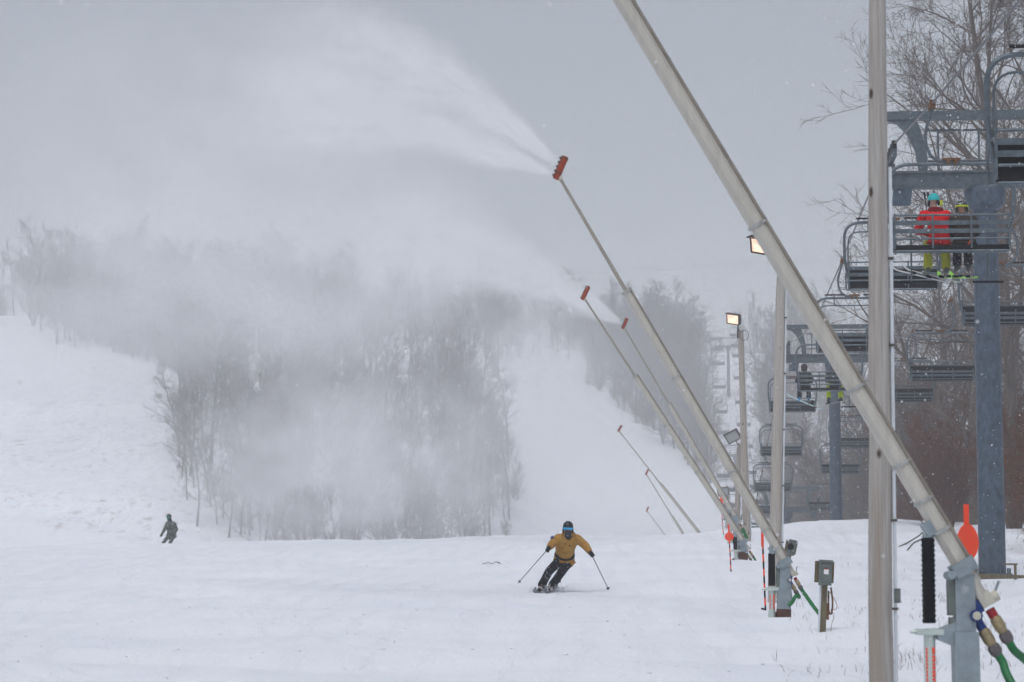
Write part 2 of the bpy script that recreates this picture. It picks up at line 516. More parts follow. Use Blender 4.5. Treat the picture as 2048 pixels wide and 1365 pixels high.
def gen_tree(seed, H, r0, first=.35, l1=14, spread=.30, levels=3, kids=(7, 6, 4), up=.35, twig=.012, droop=0.0, stems=1, lean=.02):
    rs = np.random.RandomState(seed)
    trunk = []; crown = []
    def grow(p, dirv, L, r, nseg, wob, upf, sides, r_end):
        pts = [p.copy()]; d = dirv / np.linalg.norm(dirv)
        for i in range(nseg):
            d = d + rs.normal(0, wob, 3) + np.array([0, 0, upf / nseg])
            d /= np.linalg.norm(d)
            pts.append(pts[-1] + d * (L / nseg))
        pts = np.array(pts)
        rr = np.linspace(1, 0, nseg + 1) ** .85 * (r - r_end) + r_end
        return pts, rr, sides
    def at(path, t):
        pts, rr, _ = path
        f = t * (len(pts) - 1); i = min(int(f), len(pts) - 2); q = f - i
        d = pts[i + 1] - pts[i]
        return pts[i] * (1 - q) + pts[i + 1] * q, d / np.linalg.norm(d), rr[i] * (1 - q) + rr[i + 1] * q
    def side_dir(d, ang):
        v = rs.normal(0, 1, 3); v -= d * v.dot(d); v /= np.linalg.norm(v)
        return d * math.cos(ang) + v * math.sin(ang)
    for s in range(stems):
        base = np.array([rs.normal(0, .12 * (stems > 1)), rs.normal(0, .12 * (stems > 1)), -.4])
        d0 = np.array([rs.normal(0, lean + .22 * (stems > 1)), rs.normal(0, lean + .22 * (stems > 1)), 1.0])
        h = H * (rs.uniform(.7, 1.0) if stems > 1 else 1.0)
        tk = grow(base, d0, h, r0, 11, .045, .15, 8, twig)
        trunk.append(tk)
        lv1 = []
        for i in range(l1):
            t = first + (1 - first) * ((i + rs.uniform(0, 1)) / l1) ** .85 * .98
            p, d, r = at(tk, t)
            L = h * spread * (1.25 - t) * rs.uniform(.75, 1.3)
            c = grow(p, side_dir(d, R(rs.uniform(32, 62))), L, max(r * rs.uniform(.38, .6), twig * 1.5), 6, .13, up, 5, twig)
            crown.append(c); lv1.append((c, L))
        cur = lv1
        for lv in range(1, levels):
            nxt = []
            for c, L in cur:
                nk = kids[lv - 1]
                for i in range(nk):
                    t = .18 + .8 * (i + rs.uniform(0, 1)) / nk
                    p, d, r = at(c, min(t, .98))
                    L2 = L * rs.uniform(.30, .55) * (1.2 - .5 * t)
                    q = grow(p, side_dir(d, R(rs.uniform(25, 55))), L2, max(r * .6, twig), 4 if lv < 2 else 3, .16, up * .6 - droop, 4 if lv == 1 else 3, twig * .7)
                    crown.append(q); nxt.append((q, L2))
            cur = nxt
    return trunk, crown

def tree_meshes(name, tr, bark, twigm):
    tv, tf = np_tubes(tr[0]); cv, cf = np_tubes(tr[1])
    a = np_mesh(name + '_trunk', tv, tf, 4); a.materials.append(bark)
    c = np_mesh(name + '_crown', cv, cf, 4); c.materials.append(twigm)
    for me in (a, c):
        me.polygons.foreach_set('use_smooth', [True] * len(me.polygons))
    return a, c

M['bark'] = mat('grey_bark', (.115, .095, .085), .9, 0, .4, 3, (3, 3, .5), bump=.4, bscale=12)
M['twig'] = mat('grey_brown_twigs', (.125, .100, .088), .9, 0, .35, .6)
M['twig2'] = mat('reddish_twigs', (.130, .075, .058), .9, 0, .35, .6)
M['dead'] = mat('dry_brown_leaves', (.150, .062, .032), .85, 0, .45, 2.5)
M['barkfar'] = mat('far_bark', (.12, .108, .102), .9, 0, .3, 1)

FAR = []          # hillside prototypes
for k in range(7):
    tr = gen_tree(40 + k, 13.5 + (k % 3) * 1.8, .16, .10 + .06 * (k % 4), 20, .24 + .04 * (k % 3), 3, (7, 6, 0), .42, .019)
    FAR.append(tree_meshes('hill_tree', tr, M['barkfar'], M['twig'] if k % 3 else M['twig2']))
NEAR = []         # tall trees beside the lift
for k in range(4):
    tr = gen_tree(80 + k, 25 + 1.5 * k, .30, .16 + .04 * k, 22, .33, 4, (8, 6, 4), .30, .010)
    NEAR.append(tree_meshes('lift_tree', tr, M['bark'], M['twig']))
BRUSH = []
for k in range(3):
    tr = gen_tree(120 + k, 5.0 + k, .035, .12, 9, .34, 3, (6, 5, 0), .35, .008, stems=7)
    a, c = tree_meshes('brush', tr, M['twig2'], M['twig2'])
    rs = np.random.RandomState(k)
    cv = np.empty(len(c.vertices) * 3, np.float32); c.vertices.foreach_get('co', cv); cv = cv.reshape(-1, 3)
    pk = cv[rs.choice(len(cv), 2600)] + rs.normal(0, .07, (2600, 3))
    e1 = rs.normal(0, 1, (2600, 3)); e1 /= np.linalg.norm(e1, axis=1, keepdims=True)
    e2 = np.cross(e1, rs.normal(0, 1, (2600, 3))); e2 /= np.linalg.norm(e2, axis=1, keepdims=True)
    s1 = rs.uniform(.025, .06, (2600, 1)); s2 = s1 * .6
    lv = np.stack([pk - e1 * s1, pk + e2 * s2, pk + e1 * s1, pk - e2 * s2], 1).reshape(-1, 3)
    lm = np_mesh('brush_leaves', lv, np.arange(2600 * 4).reshape(-1, 4), 4); lm.materials.append(M['dead'])
    BRUSH.append((a, c, lm))

def plant_tree(name, meshes, loc, sc, rz, label, cat, group, names=('trunk', 'crown'), tilt=0.0):
    e = empty(name, loc, rz)
    e.scale = (sc, sc, sc * random.uniform(.92, 1.1))
    e.rotation_euler = (random.uniform(-tilt, tilt), random.uniform(-tilt, tilt), rz)
    for n, me in zip(names, meshes):
        link(n, me, e)
    return tag(e, label, cat, group)

def inside(poly, x, y):
    c = False; n = len(poly)
    for i in range(n):
        x1, y1 = poly[i]; x2, y2 = poly[i - 1]
        if (y1 > y) != (y2 > y) and x < (x2 - x1) * (y - y1) / (y2 - y1) + x1:
            c = not c
    return c

GAPS = [(525, 790, 62, 26), (770, 715, 48, 34), (610, 1010, 45, 30), (860, 940, 40, 34), (460, 960, 40, 40)]      # openings in the wood where snow shows
def scatter_poly(poly, n, seed, dmin=225, sep=1.6, ybias=1.0):
    rs = random.Random(seed); out = []
    x0 = min(p[0] for p in poly); x1 = max(p[0] for p in poly); y0 = min(p[1] for p in poly); y1 = max(p[1] for p in poly)
    tries = 0
    while len(out) < n and tries < n * 30:
        tries += 1
        x = rs.uniform(x0, x1); y = y0 + (y1 - y0) * rs.random() ** ybias
        if not inside(poly, x, y): continue
        if any(((x - gx_) / ga) ** 2 + ((y - gy_) / gb) ** 2 < 1 for gx_, gy_, ga, gb in GAPS): continue
        h = ground_hit(x, y, dmin, 640, False, 1.0)
        if h is None: continue
        if any((h.x - q.x) ** 2 + (h.y - q.y) ** 2 < sep * sep for q in out): continue
        out.append(h)
    return out

WOOD = [(500, 1085), (430, 1000), (385, 915), (352, 850), (346, 765), (430, 715), (600, 690), (760, 670), (880, 690), (930, 750), (985, 850), (1030, 930), (1040, 1000), (1010, 1085)]
STRIP = [(1172, 770), (1215, 800), (1260, 850), (1320, 895), (1390, 945), (1432, 985), (1412, 900), (1396, 800), (1390, 700), (1170, 690)]
UPPER = [(-260, 570), (-40, 600), (0, 618), (60, 650), (110, 690), (230, 715), (350, 742), (500, 730), (640, 690), (900, 700), (1000, 735), (1080, 720), (1180, 700), (1400, 690), (1400, 640), (-260, 520)]

rt = random.Random(11)
spots = scatter_poly(WOOD, 125, 1)
edge = [h for h in spots]
for i, h in enumerate(spots):
    plant_tree('bare_tree', FAR[rt.randrange(7)], (h.x, h.y, h.z), rt.uniform(.38, 1.22), rt.uniform(0, 6.28),
               'bare grey tree in the misty wood in the middle of the hillside', 'tree', 'trees of the middle wood', tilt=.05)
LEFTE = [(352, 840), (372, 930), (420, 1010), (505, 1082), (395, 1082), (362, 960)]
spots += scatter_poly(LEFTE, 16, 41, sep=2.5)
for i, h in enumerate(spots[-16:]):
    plant_tree('bare_tree', FAR[rt.randrange(7)], (h.x, h.y, h.z), rt.uniform(.35, .85), rt.uniform(0, 6.28),
               'thin bare tree on the open snow along the left edge of the middle wood', 'tree', 'trees along the left edge of the middle wood', tilt=.06)
for i, h in enumerate(scatter_poly(STRIP, 70, 2, sep=1.3)):
    plant_tree('bare_tree', FAR[rt.randrange(7)], (h.x, h.y, h.z), rt.uniform(.55, 1.05), rt.uniform(0, 6.28),
               'bare grey tree in the strip of wood between white trail and lift line', 'tree', 'trees between trail and lift line', tilt=.04)
# right-hand wood beyond the lift line
nr = 0
rr_ = random.Random(5)
placed = []
while nr < 100:
    d = 135 + 300 * rr_.random() ** 1.1
    off = (3.0 if d > 280 else 4.6) + 30 * rr_.random() ** 1.5
    x = 9.15 + .0715 * d + off
    if any((x - a) ** 2 + (d - b) ** 2 < 6 for a, b in placed): continue
    placed.append((x, d))
    plant_tree('bare_tree', FAR[rr_.randrange(7)], (x, d, gz(x, d)), rr_.uniform(.85, 1.35), rr_.uniform(0, 6.28),
               'bare brown-grey tree in the wood to the right of the chairlift', 'tree', 'trees of the right-hand wood', tilt=.04)
    nr += 1

# upper woods: far mass on the shoulder of the hill (cannot be counted) - one object, instanced on points
ups = scatter_poly(UPPER, 260, 3, dmin=330, sep=1.5)
rs = random.Random(9)
pts = [tuple(h) for h in ups]
for _ in range(420):                                # the shoulder behind the visible edge
    d = rs.uniform(470, 600); x = rs.uniform(-190, 190)
    if abs(x - (6.95 + .0715 * d)) < 6: continue
    pts.append((x, d, gz(x, d)))
for _ in range(420):                                # depth of the right-hand wood
    d = rs.uniform(150, 470); x = 9.15 + .0715 * d + 3.5 + 70 * rs.random() ** 1.7
    pts.append((x, d, gz(x, d)))
for h in scatter_poly(WOOD, 110, 21, sep=1.0): pts.append(tuple(h))
for h in scatter_poly(STRIP, 110, 22, sep=.6): pts.append(tuple(h))
for _ in range(26):                                # foot of the middle wood, mostly hidden behind the crest
    d = rs.uniform(235, 300); px = rs.gauss(720, 150)
    x = (px - 1024) / FPX * d
    pts.append((x, d, gz(x, d)))
wm = bpy.data.meshes.new('far_woodland'); wm.from_pydata(pts, [], [])
wood = tag(link('far_woodland', wm), 'mass of bare grey trees fading into the snow haze on the hill', 'woodland', kind='stuff')
pc = bpy.data.collections.new('woodland_kinds')
for k, (a, c) in enumerate(FAR):
    me = a.copy(); bmx = bmesh.new(); bmx.from_mesh(a); bmx.from_mesh(c); bmx.to_mesh(me); bmx.free()
    me.polygons.foreach_set('use_smooth', [True] * len(me.polygons))
    o = bpy.data.objects.new('woodland_kind', me); pc.objects.link(o)
ng = bpy.data.node_groups.new('woodland', 'GeometryNodeTree')
ng.interface.new_socket('Geometry', in_out='INPUT', socket_type='NodeSocketGeometry')
ng.interface.new_socket('Geometry', in_out='OUTPUT', socket_type='NodeSocketGeometry')
gi = ng.nodes.new('NodeGroupInput'); go = ng.nodes.new('NodeGroupOutput')
ip = ng.nodes.new('GeometryNodeInstanceOnPoints'); ci = ng.nodes.new('GeometryNodeCollectionInfo')
ci.inputs['Collection'].default_value = pc
ci.inputs['Separate Children'].default_value = True
ci.inputs['Reset Children'].default_value = True
ip.inputs['Pick Instance'].default_value = True
rv = ng.nodes.new('FunctionNodeRandomValue'); rv.data_type = 'FLOAT_VECTOR'
rv.inputs[0].default_value = (-.04, -.04, 0); rv.inputs[1].default_value = (.04, .04, 6.28)
r2 = ng.nodes.new('FunctionNodeRandomValue'); r2.data_type = 'FLOAT'
r2.inputs[2].default_value = .55; r2.inputs[3].default_value = 1.1
ng.links.new(gi.outputs[0], ip.inputs['Points']); ng.links.new(ci.outputs[0], ip.inputs['Instance'])
ng.links.new(rv.outputs[0], ip.inputs['Rotation']); ng.links.new(r2.outputs[1], ip.inputs['Scale'])
ng.links.new(ip.outputs[0], go.inputs[0])
md = wood.modifiers.new('woodland', 'NODES'); md.node_group = ng

# undergrowth in the woods: one thicket mass
und = [tuple(h) for h in scatter_poly(WOOD, 150, 31, sep=.6)] + [tuple(h) for h in scatter_poly(STRIP, 110, 32, sep=.3)]
EDGE = [(0, 605), (110, 660), (220, 705), (350, 745), (420, 760), (420, 720), (220, 680), (0, 570)]
und += [tuple(h) for h in scatter_poly(EDGE, 120, 33, sep=.3)]
for _ in range(260):
    d = rs.uniform(125, 420); x = 9.15 + .0715 * d + 3.5 + 40 * rs.random() ** 1.6
    und.append((x, d, gz(x, d)))
um = bpy.data.meshes.new('undergrowth'); um.from_pydata(und, [], [])
uo = tag(link('undergrowth', um), 'tangle of bare brown undergrowth between the hillside trees', 'undergrowth', kind='stuff')
uc = bpy.data.collections.new('undergrowth_kinds')
for k in range(3):
    me = BRUSH[k][1].copy(); bmx = bmesh.new(); bmx.from_mesh(BRUSH[k][0]); bmx.from_mesh(BRUSH[k][1]); bmx.to_mesh(me); bmx.free()
    uc.objects.link(bpy.data.objects.new('undergrowth_kind', me))
ug = ng.copy()
for n in ug.nodes:
    if n.bl_idname == 'GeometryNodeCollectionInfo': n.inputs['Collection'].default_value = uc
    if n.bl_idname == 'FunctionNodeRandomValue' and n.data_type == 'FLOAT':
        n.inputs[2].default_value = .4; n.inputs[3].default_value = .95
uo.modifiers.new('undergrowth', 'NODES').node_group = ug

# tall trees standing close behind the near lift tower
TALL = [(1948, 112, 0, 1.0, 'tall bare tree with the thick trunk just left of the near lift tower'),
        (1940, 126, 1, .80, 'tall bare tree reaching branches towards the big near wooden pole'),
        (2025, 98, 2, .98, 'tall bare tree behind the near lift tower, right of its column'),
        (2110, 108, 3, 1.0, 'tall bare tree at the right edge with branches over the nearest chair'),
        (2005, 142, 1, .85, 'slender bare tree directly behind the near tower column'),
        (2190, 92, 0, 1.0, 'large bare tree just beyond the right edge'),
        (2070, 128, 0, .95, 'tall bare tree second from the right edge, behind the one over the nearest chair'),
        (1935, 165, 3, .78, 'farther tall bare tree between the big near pole and the near tower'),
        (1900, 150, 2, .60, 'shorter bare tree right of the big near wooden pole')]
for px, d, k, s, lb in TALL:
    x = (px - 1024) / FPX * d
    plant_tree('tall_tree', NEAR[k], (x, d, gz(x, d)), s, rt.uniform(0, 6.28), lb, 'tree', 'tall trees beside the lift', tilt=.03)
for i in range(44):
    d = rt.uniform(68, 150)
    px = 2120 - (d - 68) / 72 * 260 + rt.uniform(-40, 160)
    if d > 100: px = rt.uniform(1835, 2150)
    x = (px - 1024) / FPX * d
    if abs(x - 11.1) < 3.4 and d < 72: continue
    k = i % 3
    plant_tree('brush_shrub', BRUSH[k], (x, d, gz(x, d)), rt.uniform(.55, 1.05), rt.uniform(0, 6.28),
               'leggy shrub with rusty dead leaves at the foot of the right-hand trees', 'shrub', 'brown brush below the right-hand trees', ('stem', 'branches', 'leaves'))
# ------------------------------------------------------------------ chairlift: rope line, towers, chairs
LS = .0715
def laneX(d, right=False):
    return 4.75 + LS * d + (4.4 if right else 0.0)
_rd = [-30, 0, 32, 48, 58, 66, 79, 92, 104, 112, 120, 128, 140, 155, 168, 181, 205, 240, 285, 330, 387, 420, 451, 500, 560]
_rz = [3.2, 5.6, 8.25, 9.6, 10.55, 10.6, 10.45, 10.45, 11.0, 11.6, 12.3, 11.95, 10.85, 9.5, 8.3, 7.2, 6.9, 7.6, 10.2, 15.0, 22.9, 33.8, 46.3, 58.5, 64.0]
def ropeZ(d):
    return float(np.interp(d, _rd, _rz)) + EYE
LYAW = -math.atan(LS)

def rounded(path, rad, seg=5):
    """round the corners of a polyline"""
    path = [Vector(p) for p in path]
    out = [path[0]]
    for i in range(1, len(path) - 1):
        a, b, c = path[i - 1], path[i], path[i + 1]
        u = (a - b); v = (c - b)
        k = min(rad, u.length * .49, v.length * .49)
        p0 = b + u.normalized() * k; p1 = b + v.normalized() * k
        for j in range(seg + 1):
            t = j / seg
            out.append(p0 * (1 - t) ** 2 + b * 2 * t * (1 - t) + p1 * t * t)
    out.append(path[-1])
    return out

# ---- haul rope (one endless loop seen as two strands)
mb = MB()
for right in (False, True):
    pp = []
    for a, b in zip(_rd[:-1], _rd[1:]):
        for j in range(4):
            d = a + (b - a) * j / 4
            pp.append((laneX(d, right), d, ropeZ(d)))
    mb.tube(pp, .024, 6)
tag(mb.build('haul_rope', M['rope']), 'long grey steel haul rope that carries the lift chairs', 'cable')

# ---- chair
X0 = .34
def chair(loaded, lean=0.0):
    e = empty('lift_chair')
    # grip and hanger
    MB().box((0, 0, -.03), (.11, .46, .10)).box((0, .05, .05), (.08, .22, .08)).build('grip', M['rust'], e)
    hp = [(0, 0, -.03), (-.03, 0, -.2), (-.10, 0, -.42), (-.14, 0, -.62), (-.12, 0, -.82), (-.04, 0, -1.0), (.09, 0, -1.10), (.22, 0, -1.12), (X0, 0, -1.12)]
    MB().tube(hp, .034, 8).build('hanger', M['galv'], e)
    MB().box((X0 + .02, 0, -1.085), (.34, .14, .05)).box((X0 - .05, 0, -1.13), (.05, .16, .12)).box((X0 + .09, 0, -1.13), (.05, .16, .12)).build('swivel_joint', M['rust'], e)
    w = 1.20
    bp = rounded([(X0 - w + .12, .06, -2.86), (X0 - w + .10, .05, -2.60), (X0 - w, .0, -2.1), (X0 - w, 0, -1.17), (X0 + w, 0, -1.17), (X0 + w, 0, -2.1), (X0 + w - .10, .05, -2.60), (X0 + w - .12, .06, -2.86)], .42, 7)
    MB().tube(bp, .036, 8).build('bail_frame', M['galv'], e)
    # bench back
    bx = 1.10
    for z, t in ((-2.18, .022), (-2.64, .022)):
        MB().tube([(X0 - bx, -.06, z), (X0 + bx, -.06, z)], t, 6).build('back_rail', M['galv'], e)
    for z in (-2.33, -2.49):
        MB().box((X0, -.06, z), (2 * bx, .03, .085)).build('slat', M['galv'], e)
    for x in (-bx, -.37, .37, bx):
        MB().box((X0 + x, -.085, -2.49), (.035, .03, .68)).build('back_post', M['galv'], e)
    # seat
    if loaded:
        s = MB().box((X0, .22, -2.80), (2.2, .50, .085))
        MB().tube([(X0 - 1.08, -.06, -2.88), (X0 + 1.08, -.06, -2.88)], .022, 6).build('seat_rail', M['galv'], e)
    else:
        Rm = Matrix.Rotation(R(74), 3, 'X')
        s = MB().box((X0, .055, -2.585), (2.2, .50, .085), Rm)
        MB().tube([(X0 - 1.08, -.04, -2.87), (X0 + 1.08, -.04, -2.87)], .022, 6).build('seat_rail', M['galv'], e)
    so = s.build('seat', M['pad'], e)
    Q = Matrix.Rotation(R(0 if loaded else 74), 3, 'X')
    oc = Vector((X0, .22, -2.80)) if loaded else Vector((X0, .055, -2.585))
    for yy, hh in ((-.19, .035), (-.06, .075), (.07, .075)):
        MB().box(oc + Q @ Vector((0, yy, -.058)), (2.16, hh, .022), Q).build('seat_slat', M['galv'], so)
    for xx in (-1.06, -.36, .36, 1.06):
        MB().box(oc + Q @ Vector((xx, -.02, -.076)), (.04, .40, .02), Q).build('seat_strap', M['galv'], so)
    for sg in (-1, 1):
        MB().tube(rounded([(X0 + sg * 1.14, -.05, -2.3), (X0 + sg * 1.15, .42, -2.46), (X0 + sg * 1.14, .44, -2.82), (X0 + sg * 1.08, 0, -2.87)], .12, 4), .02, 6).build('armrest', M['galv'], e)
    # restraint bar with foot rests
    rb = MB()
    if loaded:
        rb.tube(rounded([(X0 - 1.12, .0, -2.25), (X0 - 1.08, .46, -2.42), (X0 + 1.08, .46, -2.42), (X0 + 1.12, 0, -2.25)], .15, 4), .018, 6)
        rests = []
        for sg in (-1, 1):
            rb.tube([(X0 + sg * .74, .46, -2.42), (X0 + sg * .74, .52, -3.42)], .018, 6)
            rests.append(((X0 + sg * .74 - .30, .52, -3.42), (X0 + sg * .74 + .30, .52, -3.42)))
    else:
        rb.tube(rounded([(X0 - 1.11, .05, -2.25), (X0 - 1.10, .02, -1.40), (X0 + 1.10, .02, -1.40), (X0 + 1.11, .05, -2.25)], .3, 5), .019, 6)
        rests = []
        for sg in (-1, 1):
            rb.tube([(X0 + sg * .60, .02, -1.40), (X0 + sg * .60, -.06, -1.08)], .018, 6)
            rests.append(((X0 + sg * .60 - .30, -.06, -1.075), (X0 + sg * .60 + .30, -.06, -1.075)))
    r = rb.build('restraint_bar', M['galv'], e)
    for a, b in rests:
        MB().tube([a, b], .026, 6).build('foot_rest', M['black'], r)
    return e

c_load = chair(True); index_kids(c_load)
c_free = chair(False); index_kids(c_free)
# far chairs are a dozen pixels wide: one mesh each
def flat_chair(src):
    bmx = bmesh.new()
    me = bpy.data.meshes.new('lift_chair_far')
    def add(o):
        if o.type == 'MESH':
            k = len(bmx.faces)
            bmx.from_mesh(o.data)
            bmx.faces.ensure_lookup_table()
            for f in bmx.faces[k:]:
                f.material_index = 1 if o.name.startswith(('seat', 'foot')) and 'rail' not in o.name else 0
        for c in KIDS.get(o.name, []): add(c)
    add(src)
    bmx.to_mesh(me); bmx.free()
    me.materials.append(M['galv']); me.materials.append(M['pad'])
    return me
far_me = flat_chair(c_free)

used = {}
CHAIRS = {}
def place_chair(d, right, loaded, label, group, swing=0.0):
    src = c_load if loaded else c_free
    if src.name not in used:
        used[src.name] = 1; c = src
    else:
        c = copy_tree(src)
    c.location = (laneX(d, right), d, ropeZ(d) - .02)
    c.rotation_euler = (swing, 0, LYAW + (math.pi if right else 0))
    return tag(c, label, 'lift chair', group)

GL, GRt = 'chairs riding away from the camera', 'chairs coming down the lift'
place_chair(32, False, False, 'nearest empty lift chair, cut off by the upper right corner', GL)
ch_red = place_chair(48, False, True, 'lift chair carrying the rider in the red jacket', GL)
place_chair(62, False, False, 'empty chair half hidden behind the big wooden pole, beside the near tower head', GL)
place_chair(77, False, False, 'empty grey chair right behind the cream boom, above the pair with snowboards', GL)
ch_lime = place_chair(91, False, True, 'lift chair carrying the rider in lime green trousers', GL)
place_chair(124, False, False, 'empty chair peeping out left of and below the pair with snowboards', GL)
place_chair(140, False, False, 'empty chair behind the second wooden pole, upper of two', GL)
place_chair(155, False, False, 'empty chair behind the second wooden pole, lower of two', GL)
place_chair(166, False, False, 'small empty chair at the third tower crossarm, left of its column', GL)
place_chair(178, False, False, 'lowest small empty chair just above the snow crest by the wooden poles', GL)
place_chair(70, True, False, 'empty downhill chair right of the near tower column at the picture edge', GRt)
place_chair(87, True, False, 'empty downhill chair just left of the near tower column', GRt)
place_chair(102, True, False, 'empty downhill chair showing right of the big near wooden pole', GRt)
place_chair(137, True, False, 'empty downhill chair right beside the second tower column, upper one', GRt)
place_chair(147, True, False, 'empty downhill chair overlapping the second tower column, middle one', GRt)
place_chair(164, True, False, 'lowest empty downhill chair behind the foot of the second tower', GRt)
farc = []
d = 196.0
while d < 478:
    for right in (False, True):
        dd = d + (5 if right else 0)
        if dd < 300 and right: continue
        o = link('lift_chair', far_me)
        o.location = (laneX(dd, right), dd, ropeZ(dd)); o.rotation_euler = (0, 0, LYAW + (math.pi if right else 0))
        farc.append(o)
        tag(o, 'tiny empty chair in the left column climbing the far hill' if not right else 'tiny empty chair in the right column on the far hill',
            'lift chair', 'far chairs going up the hill' if not right else 'far chairs coming down the hill')
    d += 13.2 if d > 380 else 22

# ---- towers
def tower(px, d, base_py, H_over, label, tube_r, footing=None, fine=True):
    x = 4.75 + LS * d + 2.2
    zb = gz(x, d)
    hr = ropeZ(d) - zb                       # rope height above the foot
    e = empty('lift_tower', (x, d, zb), LYAW)
    zt = hr - .95
    MB().tube([(0, 0, -.6), (0, 0, zt * .5), (0, 0, zt - .05)], [tube_r * 1.06, tube_r, tube_r * .94], 28).build('column', M['tower'], e)
    MB().tube([(0, 0, zt - .55), (0, 0, zt - .42), (0, 0, zt - .12), (0, 0, zt + .0)], [tube_r * .96, tube_r * 1.5, tube_r * 1.62, tube_r * 1.5], 28).build('column_cap', M['tower'], e)
    ft = MB()
    ft.tube([(0, 0, -.05), (0, 0, .04)], tube_r * 1.55, 24)
    for k in range(10):
        a = k * math.pi / 5
        ft.tube([(math.cos(a) * tube_r * 1.35, math.sin(a) * tube_r * 1.35, .03), (math.cos(a) * tube_r * 1.35, math.sin(a) * tube_r * 1.35, .16)], .022, 6)
    ft.build('base_flange', M['galv'], e)
    # cross arm (a deep channel) at the top of the column
    MB().box((0, 0, zt + .17), (4.9, .34, .34)).build('cross_arm', M['galv'], e)
    MB().box((0, -.20, zt + .36), (4.7, .07, .05)).box((0, -.20, zt - .02), (4.7, .07, .05)).build('cross_arm_flange', M['galv'], e)
    for sg in (-1, 1):
        sx = sg * 2.2
        MB().box((sx, 0, hr - .33), (.10, 2.9, .16)).box((sx, 0, hr - .52), (.20, .5, .26)).build('sheave_beam', M['galv'], e)
        for k in range(6):
            yy = -1.25 + k * .5
            MB().tube([(sx - .05, yy, hr - .21), (sx + .05, yy, hr - .21)], .19, 16).build('sheave', M['black'], e)
        # hanging maintenance plate
        MB().prism([(-.22, 0), (.22, 0), (.16, -.42), (-.28, -.42)], (sx + sg * -.28, -.22, zt - .02), (1, 0, 0), (0, 0, 1), .05).build('brake_plate', M['tower'], e)
    # lifting frame: top beam on curved gusset legs
    zb2 = hr + .78
    MB().box((0, 0, zb2), (4.9, .22, .20)).build('lifting_beam', M['galv'], e)
    for sg in (-1, 1):
        poly = [(-.72, .0), (-.40, -.10), (-.16, -.36), (.02, -.75), (.10, -1.30), (.30, -1.30), (.28, -.80), (.16, -.30), (.04, 0)]
        poly = [(q[0] * (1 if sg < 0 else -1), q[1]) for q in poly]
        if sg > 0: poly = poly[::-1]
        MB().prism(poly, (sg * 1.62, 0, zb2 - .09), (1, 0, 0), (0, 0, 1), .16).build('gusset_leg', M['galv'], e)
        MB().tube([(sg * 1.25, 0, zb2 - 1.3), (sg * 1.25, 0, zt + .3)], .06, 8).build('lifting_post', M['galv'], e)
    rl = MB()
    for xx in (-1.05, -.1, .1, 1.05):
        rl.tube([(xx, .16, zt + .3), (xx, .16, zb2 - .3)], .025, 6)
    for zz in (zt + .68, zb2 - .32):
        rl.tube([(-1.3, .16, zz), (1.3, .16, zz)], .028, 6)
    rl.build('cross_rail', M['galv'], e)
    # ladder up the column
    ld = MB()
    ly = tube_r + .14
    for q in (-.17, .17):
        ld.tube([(q, ly, .6), (q, ly, zt + .2)], .018, 5)
    k = .8
    while k < zt:
        ld.tube([(-.17, ly, k), (.17, ly, k)], .012, 5); k += .33
    ld.build('ladder', M['galv'], e)
    if footing:
        fx, fy, fz0, fz1 = footing
        MB().box((0, 0, (fz0 + fz1) / 2), (fx, fy, fz1 - fz0)).build('footing', M['concrete'], e)
        MB().box((0, 0, fz1 + .03), (fx * .98, fy * .98, .06)).build('snow_cap', M['snow'], e)
    return tag(e, label, 'lift tower', 'chairlift towers')

tower(1978, 58, 1175, 0, 'thick blue-grey lift tower near the right edge', .30, (2.4, 2.0, -.4, -.06))
tower(1672, 120, 1045, 0, 'second lift tower, standing on a low concrete block on the snow mound', .28, (1.75, 1.7, -.3, .06))
tower(1573, 181, 1065, 0, 'third lift tower, its crossarm just above the snow crest', .24)
tower(1470, 387, 982, 0, 'small lift tower at the bottom of the far hill, beside the unlit floodlight', .28)
tower(1458, 451, 787, 0, 'hazy lift tower highest on the far hill', .28)
# timber edging beside the near tower
tg = MB().box((0, 0, 0), (2.6, .14, .16)).build('timber_edging', M['postwood'])
pt = P(2040, 1189, 55.5); tg.location = (pt.x, pt.y, gz(pt.x, pt.y) + .02); tg.rotation_euler = (0, .03, .05)
tag(tg, 'snow dusted timber beam lying at the foot of the near lift tower', 'timber')
# ------------------------------------------------------------------ snow guns: mast, ram, long boom with an orange nozzle head
def curve_pts(pts, n=8):
    """Catmull-Rom through pts"""
    pts = [Vector(p) for p in pts]
    q = [pts[0] * 2 - pts[1]] + pts + [pts[-1] * 2 - pts[-2]]
    out = []
    for i in range(1, len(q) - 2):
        for j in range(n):
            t = j / n
            a, b, c, d = q[i - 1], q[i], q[i + 1], q[i + 2]
            out.append(.5 * ((2 * b) + (c - a) * t + (2 * a - 5 * b + 4 * c - d) * t * t + (3 * b - a - 3 * c + d) * t ** 3))
    out.append(pts[-1])
    return out

